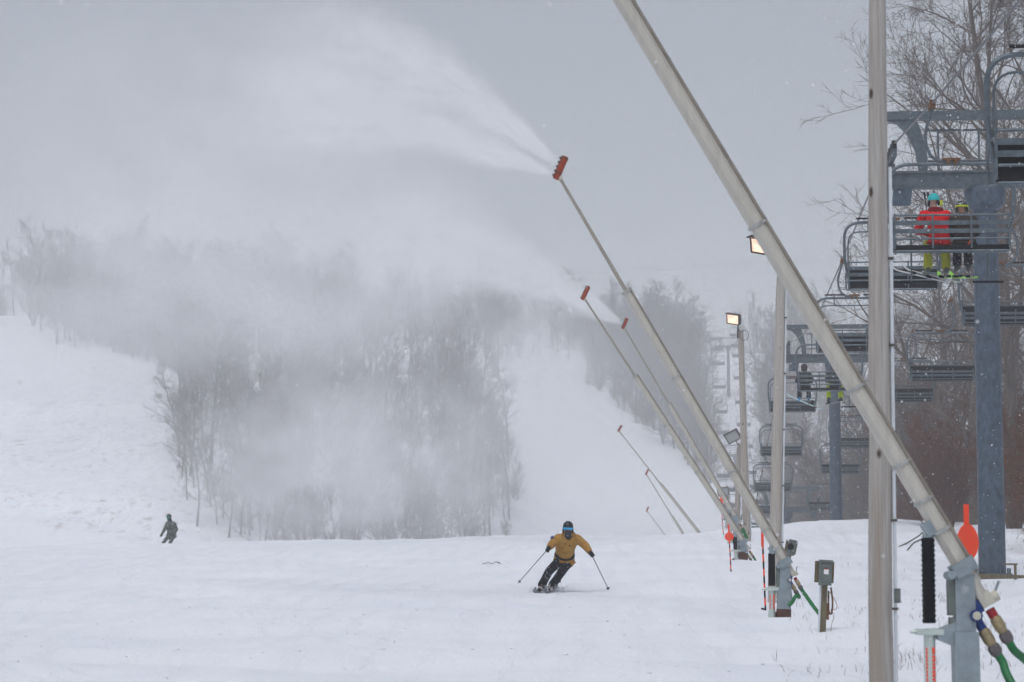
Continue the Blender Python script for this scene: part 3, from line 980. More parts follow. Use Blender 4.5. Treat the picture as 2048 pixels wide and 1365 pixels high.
def snow_gun(d, foot_px, piv, head, label, hose_to, near=False, joint=.70, rust_foot=False, clamps=(.14, .32, .52), lever=True, fs=.68):
    """foot_px: pixel of the mast foot; piv: pixel where the boom crosses the mast head; head: pixel of the nozzle head foot (same depth)"""
    pv = P(piv[0], piv[1], d); hd = P(head[0], head[1], d)
    fx = P(foot_px, 1198, d).x
    zg = gz(fx, d)
    base = Vector((fx, d, zg))
    e = empty('snow_gun', base)
    L = lambda v: Vector(v) - base
    ax = (hd - pv).normalized()
    Lb = (hd - pv).length
    side = Vector((0, 1, 0)).cross(ax).normalized()       # in the picture plane, perpendicular to the boom
    if side.x < 0: side = -side
    # mast: square tube, wider sleeve below
    pz = pv.z - zg
    tx = pv.x - fx
    def mx(z): return tx * z / pz
    up = Vector((tx, 0, pz)).normalized(); rt_ = Vector((1, 0, 0)); rt_ = (rt_ - up * rt_.dot(up)).normalized()
    Rm = Matrix((rt_, Vector((0, 1, 0)), up)).transposed()
    mh = pz - .06
    sl = mh * .60
    MB().box(Vector((mx(mh * .5), 0, mh * .5)), (.165, .15, mh), Rm).build('mast', M['mast'], e, sharp=20)
    MB().box(Vector((mx(sl * .5 - .1), 0, sl * .5 - .15)), (.205, .19, sl + .3), Rm).build('mast_sleeve', M['mast'], e, sharp=20)
    MB().box(Vector((mx(.11), 0, .05)), (.215, .20, .36), Rm).prism([(0, 0), (-.24, -.20), (0, -.22)], (mx(.1) - .1, 0, .2), (1, 0, 0), (0, 0, 1), .02).build('mast_foot', M['mastrust'] if rust_foot else M['mast'], e)
    MB().box(Vector((mx(mh * .84) - .105, 0, mh * .84)), (.06, .13, .30), Rm).box(Vector((mx(mh * .66) - .1, .0, mh * .66)), (.05, .12, .10), Rm).build('winch_box', M['ebox'], e)
    # clevis that carries the boom
    MB().tube([L(pv) - side * .13 - Vector((0, .12, 0)), L(pv) - side * .13 + Vector((0, .12, 0))], .035, 10).box(L(pv), (.20, .21, .12), Matrix((side, Vector((0, 1, 0)), ax)).transposed()).build('clevis', M['mast'], e)
    # boom in two sections (the lower one is the thicker profile)
    low = L(pv) - ax * (.34 if near else .24)
    jp = L(pv) + ax * (Lb * joint)
    hp = L(hd)
    MB().tube([low + ax * .17, jp], [.078, .072], 8, rot=math.pi / 8).build('boom_lower', M['boom'], e, sharp=20)
    MB().tube([low, low + ax * .20], [.060, .064], 12).build('boom_tail', M['boom'], e)
    MB().tube([jp - ax * .12, hp], [.034, .026], 10).build('boom_upper', M['boom_up'], e)
    rail = side * .078 + Vector((0, -.03, 0))
    MB().tube([low + ax * .26 + rail, jp + rail * .92], .020, 6).build('cable_rail', M['boom_dk'], e)
    cl = [jp - ax * .03] + [L(pv) + ax * (Lb * joint * q) for q in clamps]
    for c in cl:
        MB().tube([c - ax * .013, c + ax * .013], .090, 12).build('clamp_ring', M['boom_jt'], e)
    # ram: bellows above, cylinder below, bracket arm from the mast
    at = L(pv) + ax * (.42 if near else .27) - side * .09
    bot = Vector((mx(.3) - .19, 0, max(.16, mh * .16)))
    if near: bot = Vector((mx(.3) - .30, 0, mh * .12))
    rv = (at - bot)
    arm_z = mh * .60
    tt = (arm_z - bot.z) / rv.z
    mid = bot + rv * tt
    MB().tube([bot, mid + rv * .02], .050, 14).build('ram_cylinder', M['ram'], e)
    nb = 17; bl = []; br = []
    for k in range(nb * 2 + 1):
        bl.append(mid + rv * .05 + (at - mid - rv * .10) * (k / (nb * 2))); br.append(.060 if k % 2 else .051)
    MB().tube(bl, br, 14).build('bellows', M['bellows'], e, sharp=80)
    MB().tube([at - rv.normalized() * .20, at - rv.normalized() * .05], .05, 10).box(at + side * .03, (.13, .12, .12), Matrix((side, Vector((0, 1, 0)), ax)).transposed()).build('ram_head', M['mast'], e)
    MB().box(mid, (.22, .15, .05)).tube([mid + Vector((-.16, 0, 0)), mid + Vector((.12, 0, 0))], .018, 6).build('ram_collar', M['ram'], e)
    MB().prism([(0, .02), (.24, .12), (.26, -.17), (0, -.06)], mid + Vector((.06, 0, 0)), (1, 0, 0), (0, 0, 1), .13).build('bracket_arm', M['mast'], e)
    MB().tube([bot - rv.normalized() * .16, bot + rv.normalized() * .03], .062, 12).tube([bot - rv.normalized() * .12 - Vector((.0, .09, 0)), bot - rv.normalized() * .12 + Vector((0, .09, 0))], .05, 10).build('ram_foot', M['ram'], e)
    # worn orange lettering down the cylinder, seen edge on in two columns
    q0 = bot + rv * (tt * .18); q1 = bot + rv * (tt * .78)
    lt = MB()
    rsd = random.Random(3)
    for sx, wd in ((.024, .026), (-.032, .016)):
        for k in range(11):
            c = q0 + (q1 - q0) * ((k + .5) / 11)
            yy = -math.sqrt(max(.052 ** 2 - sx ** 2, 0)) - .001
            h = (q1 - q0).length / 11
            lt.box(c + Vector((sx, yy, 0)), (wd, .004, h * rsd.uniform(.55, .82)))
            if k % 2: lt.box(c + Vector((sx + wd * .2, yy - .001, h * .3)), (wd * .5, .004, h * .5))
    tag(lt.build('lettering', M['orange'], e), kind='stuff')
    # water and air fittings at the boom tail, hoses to the ground
    fit = low
    MB().box(fit + ax * .02 + side * .02, (.11 * fs, .11, .12 * fs), Matrix((side, Vector((0, 1, 0)), ax)).transposed()).tube([fit + side * .05 * fs, fit + side * .13 * fs], .05 * fs, 10).build('tail_block', M['cream'], e)
    if lever:
        MB().tube([fit + side * .08 * fs, fit + side * .20 * fs + ax * .09], .012 * fs, 6).build('valve_lever', M['mast'], e)
    dn = -ax
    a0 = fit + dn * .03 * fs - side * .13 * fs + Vector((0, -.02, 0)); b0 = fit + dn * .07 * fs + side * .01
    MB().box(fit - side * .10 * fs, (.12 * fs, .12, .11 * fs), Matrix((side, Vector((0, 1, 0)), ax)).transposed()).tube([a0, a0 + dn * .15 * fs], .040 * fs, 10).tube([a0 + dn * .02 * fs + Vector((0, -.11, 0)), a0 + dn * .02 * fs + Vector((0, .05, 0))], .052 * fs, 12).build('water_valve', M['blue'], e)
    MB().tube([a0 + dn * .02 * fs + Vector((0, -.116, 0)), a0 + dn * .02 * fs + Vector((0, -.10, 0))], .036 * fs, 12).build('gauge_face', M['cream'], e)
    MB().tube([b0, b0 + dn * .07 * fs], .042 * fs, 10).build('air_ring', M['red'], e)
    ends = []
    for s0 in (a0 + dn * .15 * fs, b0 + dn * .07 * fs):
        MB().tube([s0 + dn * q * fs for q in (0, .02, .10, .15)], [q * fs for q in (.036, .050, .052, .040)], 12).build('brass_coupling', M['brass'], e)
        MB().tube([s0 + dn * q * fs for q in (.15, .17, .22, .25)], [q * fs for q in (.043, .056, .054, .038)], 8).build('hose_coupling', M['coupl'], e)
        ends.append(s0 + dn * .23 * fs)
    for i, en in enumerate(ends):
        tgt = [L(P(*h)) for h in hose_to[i]]
        pts = [en, en + dn * .10 * fs] + tgt
        MB().tube(curve_pts(pts, 6), .036 * (1 if near else .85), 10).build('hose', M['hose'], e)
    # nozzle head: orange cylinder, rows of nozzles, end cap; tilted from upper right to lower left like the boom's normal
    hx = (Vector((ax.x * -.75, 0, abs(ax.z) * 1.05))).normalized()
    h0 = hp - hx * .06 + Vector((-.02, 0, 0)); h1 = h0 + hx * .40
    MB().tube([hp - ax * .08, hp + ax * .02], .042, 10).build('head_collar', M['cream'], e)
    hdm = MB().tube([h0, h0 + hx * .015, h1 - hx * .015, h1], [.050, .059, .059, .050], 16).build('nozzle_head', M['gunhead'], e)
    nout = Vector((-hx.z, 0, hx.x)).normalized()
    nz = MB()
    for k in range(5):
        for yy in (-.05, 0, .05):
            c = h0 + hx * (.05 + .075 * k) + Vector((0, yy, 0))
            nz.tube([c + nout * .04, c + nout * .080], [.014, .010], 6)
    nz.build('nozzles', M['lamp'], hdm)
    MB().tube([h1 - hx * .05, h1 - hx * .02], .063, 16).tube([h0 + hx * .10, h0 + hx * .12], .062, 16).build('head_band', M['rust'], hdm)
    return tag(e, label, 'snow gun', 'snow guns along the lift line')

# pivot, head (pixels in the photograph), distance from the size of the gun
snow_gun(GUN_D[1], 1930, (1926, 1135), (907, -560), 'nearest snow gun, its huge cream boom crossing the upper right', [[(2015, 1352, 20.9), (2052, 1420, 20.7)], [(2058, 1328, 21.1), (2120, 1400, 21.2)]], near=True, fs=1.0, joint=.76, clamps=(.055, .10, .155, .27, .52))
snow_gun(GUN_D[2], 1566, (1570, 1125), (1117, 352), 'second snow gun, its orange head highest in the sky with a spray plume', [[(1592, 1192, 39.9), (1585, 1204, 39.9), (1577, 1212, 39.9)], [(1612, 1192, 39.9), (1626, 1212, 39.7), (1646, 1238, 39.2)]], joint=.70, rust_foot=True, clamps=(.05, .12, .33, .68))
snow_gun(GUN_D[3], 1488, (1486, 1084), (1168, 596), 'third snow gun, its boom ending left of the spraying head below the treetops', [[(1512, 1130, 65.8), (1526, 1152, 65.8)], [(1510, 1120, 66.0), (1528, 1152, 66.2)]], joint=.68, clamps=(.06, .15, .42, .7), rust_foot=True)
snow_gun(GUN_D[4], 1474, (1471, 1035), (1248, 655), 'fourth snow gun, spraying in front of the wood beside the lift line', [[(1484, 1058, 86), (1492, 1078, 86)], [(1487, 1058, 86), (1496, 1078, 86)]], joint=.60, clamps=(.06, .2, .5))
for k, (fp, pv, hd, lb) in {5: (1412, (1404, 1074), (1238, 862), 'snow gun beyond the crest with the longest visible boom, head above the trail'),
                            6: (1402, (1396, 1118), (1293, 949), 'snow gun beyond the crest whose head touches the boom of its neighbour'),
                            7: (1386, (1378, 1135), (1294, 1022), 'lowest and farthest snow gun head just above the crest')}.items():
    dd = GUN_D[k]
    snow_gun(dd, fp, pv, hd, lb, [[(fp + 12, pv[1] + 45, dd), (fp + 18, pv[1] + 62, dd)], [(fp + 14, pv[1] + 45, dd), (fp + 22, pv[1] + 62, dd)]], joint=.5 if k != 7 else .3, clamps=(.1,))
# ------------------------------------------------------------------ wooden poles with floodlights
def wood_pole(foot, top, r0, r1, seed, c, dark, label, ctop=1.0, conduit_side=1, name='utility_pole', group='wooden poles along the run'):
    """foot, top: world points of the axis"""
    foot = Vector(foot); top = Vector(top)
    e = empty(name, foot)
    mb = MB(); n = 14; rs = random.Random(seed)
    ax = top - foot
    pts = []; rr = []
    for i in range(n + 1):
        t = -.06 + 1.06 * i / n
        w = Vector((rs.uniform(-.006, .006), rs.uniform(-.006, .006), 0))
        pts.append(ax * t + w); rr.append((r0 + (r1 - r0) * max(t, 0)) * rs.uniform(.985, 1.015))
    mb.tube(pts, rr, 20)
    m = wood_mat('pole_wood_%d' % seed, c, dark, seed)
    mb.build('shaft', m, e, sharp=60)
    cx = conduit_side
    cp = []
    for i in range(13):
        t = (.02 + .96 * i / 12) * ctop
        cp.append(ax * t + Vector((cx * (r0 + (r1 - r0) * t + .016), -.03, 0)))
    MB().tube(cp, .0165, 8).build('conduit', M['conduit'], e)
    st = MB()
    for t in (.12, .28, .45, .62, .8):
        st.box(ax * t + Vector((cx * (r0 + (r1 - r0) * t + .008), -.03, 0)), (.05, .05, .025))
    for k in range(5):
        t = (.12 + .16 * k + .05) * ctop
        c = ax * t
        MB().box(c + Vector((cx * (r0 + (r1 - r0) * t + .012), -.03, 0)), (.052, .052, .022)).build('conduit_strap', M['lamp'], e)
    return tag(e, label, 'pole', group)

def emis(name, c, s):
    m, nt, b = nodes(name)
    N = nt.nodes; Lk = nt.links
    tc = N.new('ShaderNodeTexCoord'); nz = N.new('ShaderNodeTexNoise'); nz.inputs['Scale'].default_value = 9.0
    nz.inputs['Detail'].default_value = 3
    Lk.new(tc.outputs['Object'], nz.inputs['Vector'])
    mr = N.new('ShaderNodeMapRange'); mr.inputs[1].default_value = .35; mr.inputs[2].default_value = .65
    mr.inputs[3].default_value = s * .55; mr.inputs[4].default_value = s * 1.5
    Lk.new(nz.outputs['Fac'], mr.inputs[0])
    b.inputs['Base Color'].default_value = (.6, .55, .5, 1)
    b.inputs['Emission Color'].default_value = (*c, 1)
    Lk.new(mr.outputs[0], b.inputs['Emission Strength'])
    return m
M['lit'] = emis('lit_floodlight_lens', (1.0, .64, .42), .92)
M['unlit'] = mat('unlit_floodlight_lens', (.42, .43, .43), .25, 0, .1, 8)

def floodlight(c, face, s, lit, label, tilt=0.0, bracket_to=None):
    """c: world centre of the lens, face: direction the lens looks"""
    c = Vector(c); f = Vector(face).normalized()
    e = empty('floodlight', c)
    upv = Vector((0, 0, 1)); r = upv.cross(f).normalized(); u = f.cross(r).normalized()
    q = Quaternion(f, tilt); r = q @ r; u = q @ u
    w, h = .31 * s, .22 * s
    def ring(hw, hh, back): return [r * sx * hw + u * sy * hh - f * back for sx, sy in ((-1, -1), (1, -1), (1, 1), (-1, 1))]
    rings = [ring(w, h, -.02), ring(w * 1.04, h * 1.05, .06 * s), ring(w * 1.0, h * 1.0, .16 * s), ring(w * .62, h * .62, .36 * s), ring(w * .35, h * .4, .44 * s)]
    mb = MB()
    for rg in rings: mb.v += [tuple(p) for p in rg]
    for i in range(len(rings) - 1):
        for k in range(4):
            k2 = (k + 1) % 4
            mb.f.append((i * 4 + k, i * 4 + k2, (i + 1) * 4 + k2, (i + 1) * 4 + k))
    mb.f.append(tuple(len(mb.v) - 4 + k for k in range(4)))
    mb.build('housing', M['lamp'], e, smooth=False)
    fr = MB()
    for a, b in ((0, 1), (1, 2), (2, 3), (3, 0)):
        fr.tube([rings[0][a] * .97, rings[0][b] * .97], .022 * s, 4)
    fr.build('bezel', M['lamp'], e, smooth=False)
    ln = MB(); lr = ring(w * .90, h * .88, -.006)
    ln.v = [tuple(p) for p in lr]; ln.f = [(0, 1, 2, 3)]
    ln2 = MB().box((0, 0, 0), (w * 1.8, h * 1.74, .012), Matrix((r, u, f)).transposed()); ln2.build('lens', M['lit'] if lit else M['unlit'], e, smooth=False)
    MB().box(u * (h * 1.12) + f * .05 * s, (w * 2.1, .24 * s, .015), Matrix((r, f, u)).transposed()).build('visor', M['lamp'], e, smooth=False)
    if bracket_to is not None:
        b = Vector(bracket_to) - c
        p = -f * .36 * s - u * .02
        MB().tube([p, p * .4 + b * .6 + Vector((0, 0, -.05)), b], .028, 8).box(b, (.10, .10, .30)).build('bracket', M['lamp'], e)
    return tag(e, label, 'floodlight', 'floodlights on the wooden poles')

# near pole, foot below the frame, top above it
d = 22.6
f0 = P(1763, 1380, d); tp = P(1754, -60, d)
z0 = gz(f0.x, d)
ax = (tp - f0) / (tp.z - f0.z)
wood_pole(f0 + ax * (z0 - f0.z), f0 + ax * (10.2 - f0.z), .115, .060, 3, (.44, .415, .39), (.25, .225, .20), 'big weathered wooden pole close to the camera, crossing the whole right side', .52)
bx = P(1794, 1192, d - .02)
jb = MB().box((0, 0, 0), (.055, .07, .13)).box((0, -.036, .01), (.045, .008, .10)).build('junction_box', M['ebox']); jb.location = bx
tag(jb, 'small grey junction box on the side of the big near pole', 'electric box')

h2 = ground_hit(1548, 1206)
p2t = P(1563, 505, h2.y)
wood_pole(h2, p2t, .125, .085, 5, (.45, .42, .385), (.33, .30, .27), 'second wooden pole from the camera, leaning right, behind the second snow gun')
floodlight(P(1521, 492, h2.y - .25), (-1.0, -1, -.6), .72, True, 'lit floodlight peeking out behind the cream boom, highest of the lamps', -.25, P(1560, 535, h2.y))
h3 = ground_hit(1494, 1083)
p3t = P(1481, 662, h3.y)
wood_pole(h3, p3t, .135, .095, 8, (.42, .38, .34), (.28, .24, .21), 'third wooden pole, rust brown at its foot, carrying the lit floodlight')
floodlight(P(1466, 639, h3.y - .25), (-.85, -1, -.40), .80, True, 'lit floodlight on top of the third wooden pole', -.20, P(1477, 668, h3.y))
lp = MB().tube([(math.cos(a) * .16, 0, math.sin(a) * .18) for a in [k * 6.2832 / 12 for k in range(13)]], .012, 5).build('wire_coil', M['rope'])
lp.location = P(1488, 671, h3.y - .1); tag(lp, 'coil of wire hanging at the top of the third wooden pole', 'wire')
d4 = 124.0
t4 = P(1478, 888, d4); x4 = P(1474, 1100, d4).x
wood_pole((x4, d4, gz(x4, d4)), t4, .15, .11, 12, (.37, .34, .30), (.25, .22, .19), 'fourth wooden pole, half hidden behind the third, carrying the unlit floodlight')
floodlight(P(1465, 874, d4 - .3), (-.35, -1, -.45), 1.15, False, 'unlit grey floodlight on the fourth pole', .45, P(1476, 893, d4))
d5 = 205.0
t5 = P(1455, 992, d5); x5 = P(1456, 1080, d5).x
wood_pole((x5, d5, gz(x5, d5)), t5, .16, .13, 15, (.33, .31, .29), (.24, .22, .2), 'short far wooden pole between the booms just above the crest')
floodlight(P(1446, 984, d5 - .3), (-.3, -1, -.3), 1.5, False, 'far unlit floodlight behind the booms just above the crest', .1, P(1454, 997, d5))

# ------------------------------------------------------------------ electric boxes on posts
def box_post(foot, top, label, s=1.0, door=True, tilt_face=0.0):
    foot = Vector(foot); top = Vector(top)
    e = empty('electric_box_post', foot)
    ax = top - foot; u = ax.normalized()
    r = Vector((1, 0, 0)); r = (r - u * r.dot(u)).normalized(); fw = u.cross(r)
    Rm = Matrix((r, fw, u)).transposed()
    MB().box(ax * .45 + u * -.05, (.105 * s, .10 * s, ax.length * .95), Rm).build('post', M['postwood'], e, smooth=False)
    MB().tube([-u * .05 - r * .068 * s - fw * .02, ax * .8 - r * .066 * s - fw * .02], .022 * s, 8).build('conduit', M['conduit'], e)
    c = ax - u * .03
    MB().box(c + r * .0 + fw * .07, (.34 * s, .03, .38 * s), Rm).build('backboard', M['postwood'], e, smooth=False)
    b = MB().box(c - u * .02 - fw * .05, (.21 * s, .16, .42 * s), Rm).box(c + u * .19 * s - fw * .06, (.225 * s, .20, .03), Rm).build('box', M['ebox'], e, smooth=False)
    if door:
        MB().box(c - u * .01 - fw * .135, (.17 * s, .012, .30 * s), Rm).build('box_door', M['ebox'], b, smooth=False)
        MB().box(c - u * .0 - fw * .145 + r * .0, (.08 * s, .008, .085 * s), Rm).build('paper_label', M['white'], b, smooth=False)
        MB().box(c + u * .055 * s - fw * .146, (.08 * s, .009, .018 * s), Rm).build('red_stripe', M['red'], b, smooth=False)
        MB().box(c + r * .118 * s - fw * .05, (.03, .05, .16), Rm).build('switch_handle', M['rust'], b, smooth=False)
        MB().tube(curve_pts([c + r * .09 - u * .2, c + r * .12 - u * .4, c + r * .11 - u * .55, c + r * .07 - u * .5, c + r * .06 - u * .25], 6), .012, 6).build('cable_loop', M['rust'], e)
        MB().box(ax * .32 + r * .07 * s, (.05, .05, .22), Rm).build('post_clip', M['rust'], e, smooth=False)
    else:
        MB().tube([c - fw * .13 - r * .03, c - fw * .17 - r * .03], .07, 14).build('socket_cover', M['black'], b)
        sn = MB().ell(c + u * .19 * s, (.13, .11, .05), Rm, 10, 6).build('snow_cap', M['snow'], e)
    return tag(e, label, 'electric box', 'electric boxes on wooden posts')
hb1 = ground_hit(1645, 1269)
box_post(hb1, P(1650, 1140, hb1.y), 'upright grey electric box with a white label on a wooden post', .76)
hb2 = ground_hit(1566, 1176)
box_post(hb2, P(1583, 1092, hb2.y), 'tilted electric box with a snow cap behind the second snow gun', .74, False)

# thin loose wire by the upright box
wp = [P(1660, 1185, hb1.y), P(1672, 1205, hb1.y - .1), P(1673, 1218, hb1.y - .1), P(1662, 1220, hb1.y), P(1668, 1232, hb1.y), P(1663, 1250, hb1.y), P(1661, 1275, hb1.y - .1)]
tag(MB().tube(curve_pts(wp, 6), .004, 5).build('loose_wire', M['rust']), 'thin loose wire curling beside the upright electric box', 'wire')

# ------------------------------------------------------------------ orange marker wands
def wand(foot, top, disc_t, disc_w, disc_h, label, r=.014, flag=.2, tilt=0.0, foot_bar=False):
    foot = Vector(foot); top = Vector(top)
    e = empty('marker_wand', foot)
    ax = top - foot; n = 9
    for k in range(n):
        a = -.03 + .80 * k / n; b = -.03 + .80 * (k + 1) / n
        MB().tube([ax * a, ax * b], r, 8).build('pole_band', M['black'] if k % 2 == 0 else M['orange'], e)
    MB().box(ax * .89, (r * 3.0, .010, ax.length * .235), None).build('flag_strip', M['orange'], e, smooth=False)
    c = ax * disc_t + Vector((0, -.02, 0))
    poly = []
    for k in range(22):
        t = 2 * math.pi * k / 22
        yy = math.sin(t); sq = 1.0 if yy > 0 else (1 - .42 * (-yy) ** 2.2)
        poly.append((math.cos(t) * disc_w / 2 * sq, yy * disc_h / 2))
    MB().prism(poly, c, (math.cos(tilt), math.sin(tilt), 0), (0, 0, 1), .008).build('marker_disc', M['orange'], e)
    if foot_bar:
        MB().tube([ax * .0 + Vector((0, 0, .02)), Vector((-.07, -.03, .03))], r * 1.1, 6).build('foot_bar', M['black'], e)
    return tag(e, label, 'marker', 'orange marker wands by the snow guns')
dw = 23.0
fw_ = P(1948, 1380, dw); zg = gz(fw_.x, dw)
wand((fw_.x, dw, zg), P(1931, 1012, dw), .80, .22, .36, 'nearest marker with a large orange paddle behind the cream boom', .016, tilt=.25)
hw = ground_hit(1531, 1222)
wand(hw, P(1524, 1056, hw.y), .80, .09, .19, 'striped wand with a narrow orange paddle left of the second snow gun', .016, tilt=1.1, foot_bar=True)
hw = ground_hit(1462, 1144)
wand(hw, P(1457, 1050, hw.y), .74, .225, .22, 'striped wand with a round orange disc left of the third snow gun', .015)
hw = P(1447, 1075, 98)
wand((hw.x, 98, gz(hw.x, 98)), P(1441, 992, 98), .86, .22, .22, 'farthest wand with a round orange disc in front of a far chair', .016)

# fence post and hose bits on the bank by the near tower
q = ground_hit(2031, 1160)
fp = MB().box((0, 0, .1), (.05, .05, .5)).box((-.1, 0, .33), (.30, .04, .04)).build('fence_post', M['postwood']); fp.location = q
tag(fp, 'short dark stake in the snow right of the near tower foot', 'stake')
for pl, lb in (([(1796, 1096), (1815, 1086), (1838, 1072), (1846, 1068)], 'straight grey-green hose lying on the snow bank right of the big pole'),
               ([(1814, 1103), (1824, 1090), (1834, 1083), (1852, 1082)], 'bent grey-green hose arching out of the snow right of the big pole')):
    w = [P(x, y, 74.0 + .3 * i) for i, (x, y) in enumerate(pl)]
    b = ground_hit(pl[0][0], pl[0][1])
    dd = b.y
    w = [P(x, y, dd + .4 * i) for i, (x, y) in enumerate(pl)]
    w.insert(0, w[0] + Vector((-.1, 0, -.25)))
    w.append(w[-1] + Vector((.3, .5, -.6)))
    tag(MB().tube(curve_pts(w, 5), .024, 8).build('garden_hose', M['hosegrey'] if 'hosegrey' in M else M['hose']), lb, 'hose')

# twig on the snow left of the skier
h = ground_hit(985, 1131)
tw = [h + Vector(v) for v in ((-.28, 0, .01), (-.12, .02, .05), (0, 0, .02), (.1, .03, .07), (.24, 0, .02))]
tag(MB().tube(curve_pts(tw, 4), .009, 5).tube([tw[3], tw[3] + Vector((.1, 0, -.05))], .006, 5).build('fallen_twig', M['twig'] if 'twig' in M else M['postwood']), 'bent dark twig lying on the snow left of the skier', 'twig')

# two thin power lines crossing the valley in the haze
for k, lb in ((0, 'upper of two thin power lines crossing the sky'), (9, 'lower of two thin power lines crossing the sky')):
    pp = []
    for i in range(41):
        px = -900 + 4200 * i / 40
        t = (px - 1000) / 1000
        pp.append(P(px, 535 + k * .7 - 40 * t - 12 * t * t + 12, 330 + (k > 0) * .6) + Vector((0, 0, -.0)))
    tag(MB().tube(pp, .014, 4).build('power_line', M['rope']), lb, 'power line')
# ------------------------------------------------------------------ people
def remesh(name, mb, voxel, mt, parent, smooth_it=6):
    me = bpy.data.meshes.new(name + '_raw'); me.from_pydata(mb.v, [], mb.f)
    o = bpy.data.objects.new(name + '_tmp', me); COL.objects.link(o)
    r = o.modifiers.new('r', 'REMESH'); r.mode = 'VOXEL'; r.voxel_size = voxel; r.use_smooth_shade = True
    s = o.modifiers.new('s', 'SMOOTH'); s.iterations = smooth_it; s.factor = .5
    bpy.context.view_layer.update()
    dg = bpy.context.evaluated_depsgraph_get()
    nm = bpy.data.meshes.new_from_object(o.evaluated_get(dg))
    nm.name = name
    bpy.data.objects.remove(o); bpy.data.meshes.remove(me)
    nm.materials.clear(); nm.materials.append(mt)
    nm.polygons.foreach_set('use_smooth', [True] * len(nm.polygons))
    return link(name, nm, parent)

def cap(mb, a, b, r0, r1, n=12):
    """tapered capsule"""
    a = Vector(a); b = Vector(b); ax = (b - a)
    L = ax.length; ax = ax.normalized() if L > 1e-6 else Vector((0, 0, 1))
    pts = []; rr = []
    for k in range(4):
        t = math.radians(-90 + 30 * k) if k else math.radians(-88)
        pts.append(a + ax * math.sin(t) * r0); rr.append(max(math.cos(t) * r0, r0 * .05))
    pts.append(a); rr.append(r0); pts.append(b); rr.append(r1)
    for k in range(1, 4):
        t = math.radians(30 * k) if k < 3 else math.radians(88)
        pts.append(b + ax * math.sin(t) * r1); rr.append(max(math.cos(t) * r1, r1 * .05))
    # drop duplicate of a
    mb.tube(pts[:4] + pts[4:], rr, n)
    return mb

M['skin'] = mat('skin', (.45, .26, .19), .55, 0, .08, 20)
def cloth(name, c, var=.14): return mat(name, c, .85, 0, var, 14, bump=.25, bscale=22, spec=.2)
M['mustard'] = mat('mustard_jacket', (.46, .25, .05), .85, 0, .3, 11, c2=(.29, .15, .03), bump=.5, bscale=16, spec=.2)
M['trouser'] = mat('snow_flecked_black_trousers', (.45, .46, .50), .85, 0, .3, 26, c2=(.008, .009, .015), thr=(.60, .66), bump=.2, bscale=20, spec=.15)
M['darkjkt'] = cloth('charcoal_jacket', (.035, .040, .040), .45)
M['camo'] = mat('snow_dusted_grey_trousers', (.20, .21, .21), .85, 0, .3, 12, c2=(.020, .022, .022), thr=(.42, .62), bump=.2, bscale=20)
M['greyjkt'] = mat('dark_green_grey_jacket', (.15, .165, .15), .85, 0, .3, 12, c2=(.022, .028, .022), thr=(.42, .60), bump=.2, bscale=20)
M['redjkt'] = cloth('red_jacket', (.72, .008, .010))
M['darkred'] = cloth('dark_red_hood', (.17, .010, .014))
M['limepants'] = cloth('lime_trousers', (.50, .64, .008))
M['olivepants'] = cloth('yellow_green_trousers', (.32, .34, .025))
M['brownjkt'] = mat('black_and_brown_jacket', (.065, .038, .024), .85, 0, .3, 5, c2=(.012, .012, .014))
M['navyhood'] = cloth('grey_brown_hood', (.055, .048, .050))
M['helmet'] = mat('black_helmet', (.014, .018, .020), .35, 0, .3, 10)
M['cyan'] = mat('turquoise_helmet', (.025, .50, .52), .4, 0, .06, 10)
M['pattern'] = mat('patterned_helmet', (.62, .60, .60), .5, 0, .3, 16, c2=(.02, .03, .03), thr=(.5, .56))
M['gog'] = mat('blue_mirror_goggles', (.06, .40, .72), .12, .6, .25, 14)
M['gogg'] = mat('green_mirror_goggles', (.02, .40, .26), .15, .5, .2, 14)
M['strap'] = mat('neon_yellow_strap', (.55, .65, .02), .6, 0, .05, 10)
M['gaiter'] = cloth('dark_neck_gaiter', (.035, .038, .050), .4)
M['boot'] = mat('white_grey_ski_boot', (.55, .54, .55), .4, 0, .35, 16, c2=(.12, .11, .12))
M['bootblk'] = mat('dark_boot', (.03, .032, .034), .5, 0, .4, 12)
M['bootblue'] = mat('bright_blue_boot', (.012, .26, .45), .5, 0, .25, 12)
M['bootgrn'] = mat('grey_green_ski_boot', (.10, .12, .10), .45, 0, .4, 14, c2=(.02, .022, .02))
M['ski'] = mat('light_ski', (.30, .31, .34), .4, 0, .4, 8, c2=(.07, .07, .085))
M['skiw'] = mat('white_ski', (.62, .62, .64), .4, 0, .1, 8)
M['skig'] = mat('neon_green_ski', (.28, .62, .08), .4, 0, .15, 8)
M['boardw'] = mat('pale_board', (.62, .60, .56), .4, 0, .1, 6)
M['boardc'] = mat('pale_cyan_board', (.42, .60, .62), .4, 0, .1, 6)
M['pole'] = mat('dark_ski_pole', (.035, .035, .042), .4, .3, .2, 10)
M['patch'] = mat('purple_patch', (.06, .045, .16), .6, 0, .5, 30)
M['orangetag'] = mat('orange_tag', (.6, .10, .015), .6, 0, .1, 10)
M['bluecoat'] = cloth('light_blue_coat', (.12, .26, .36))

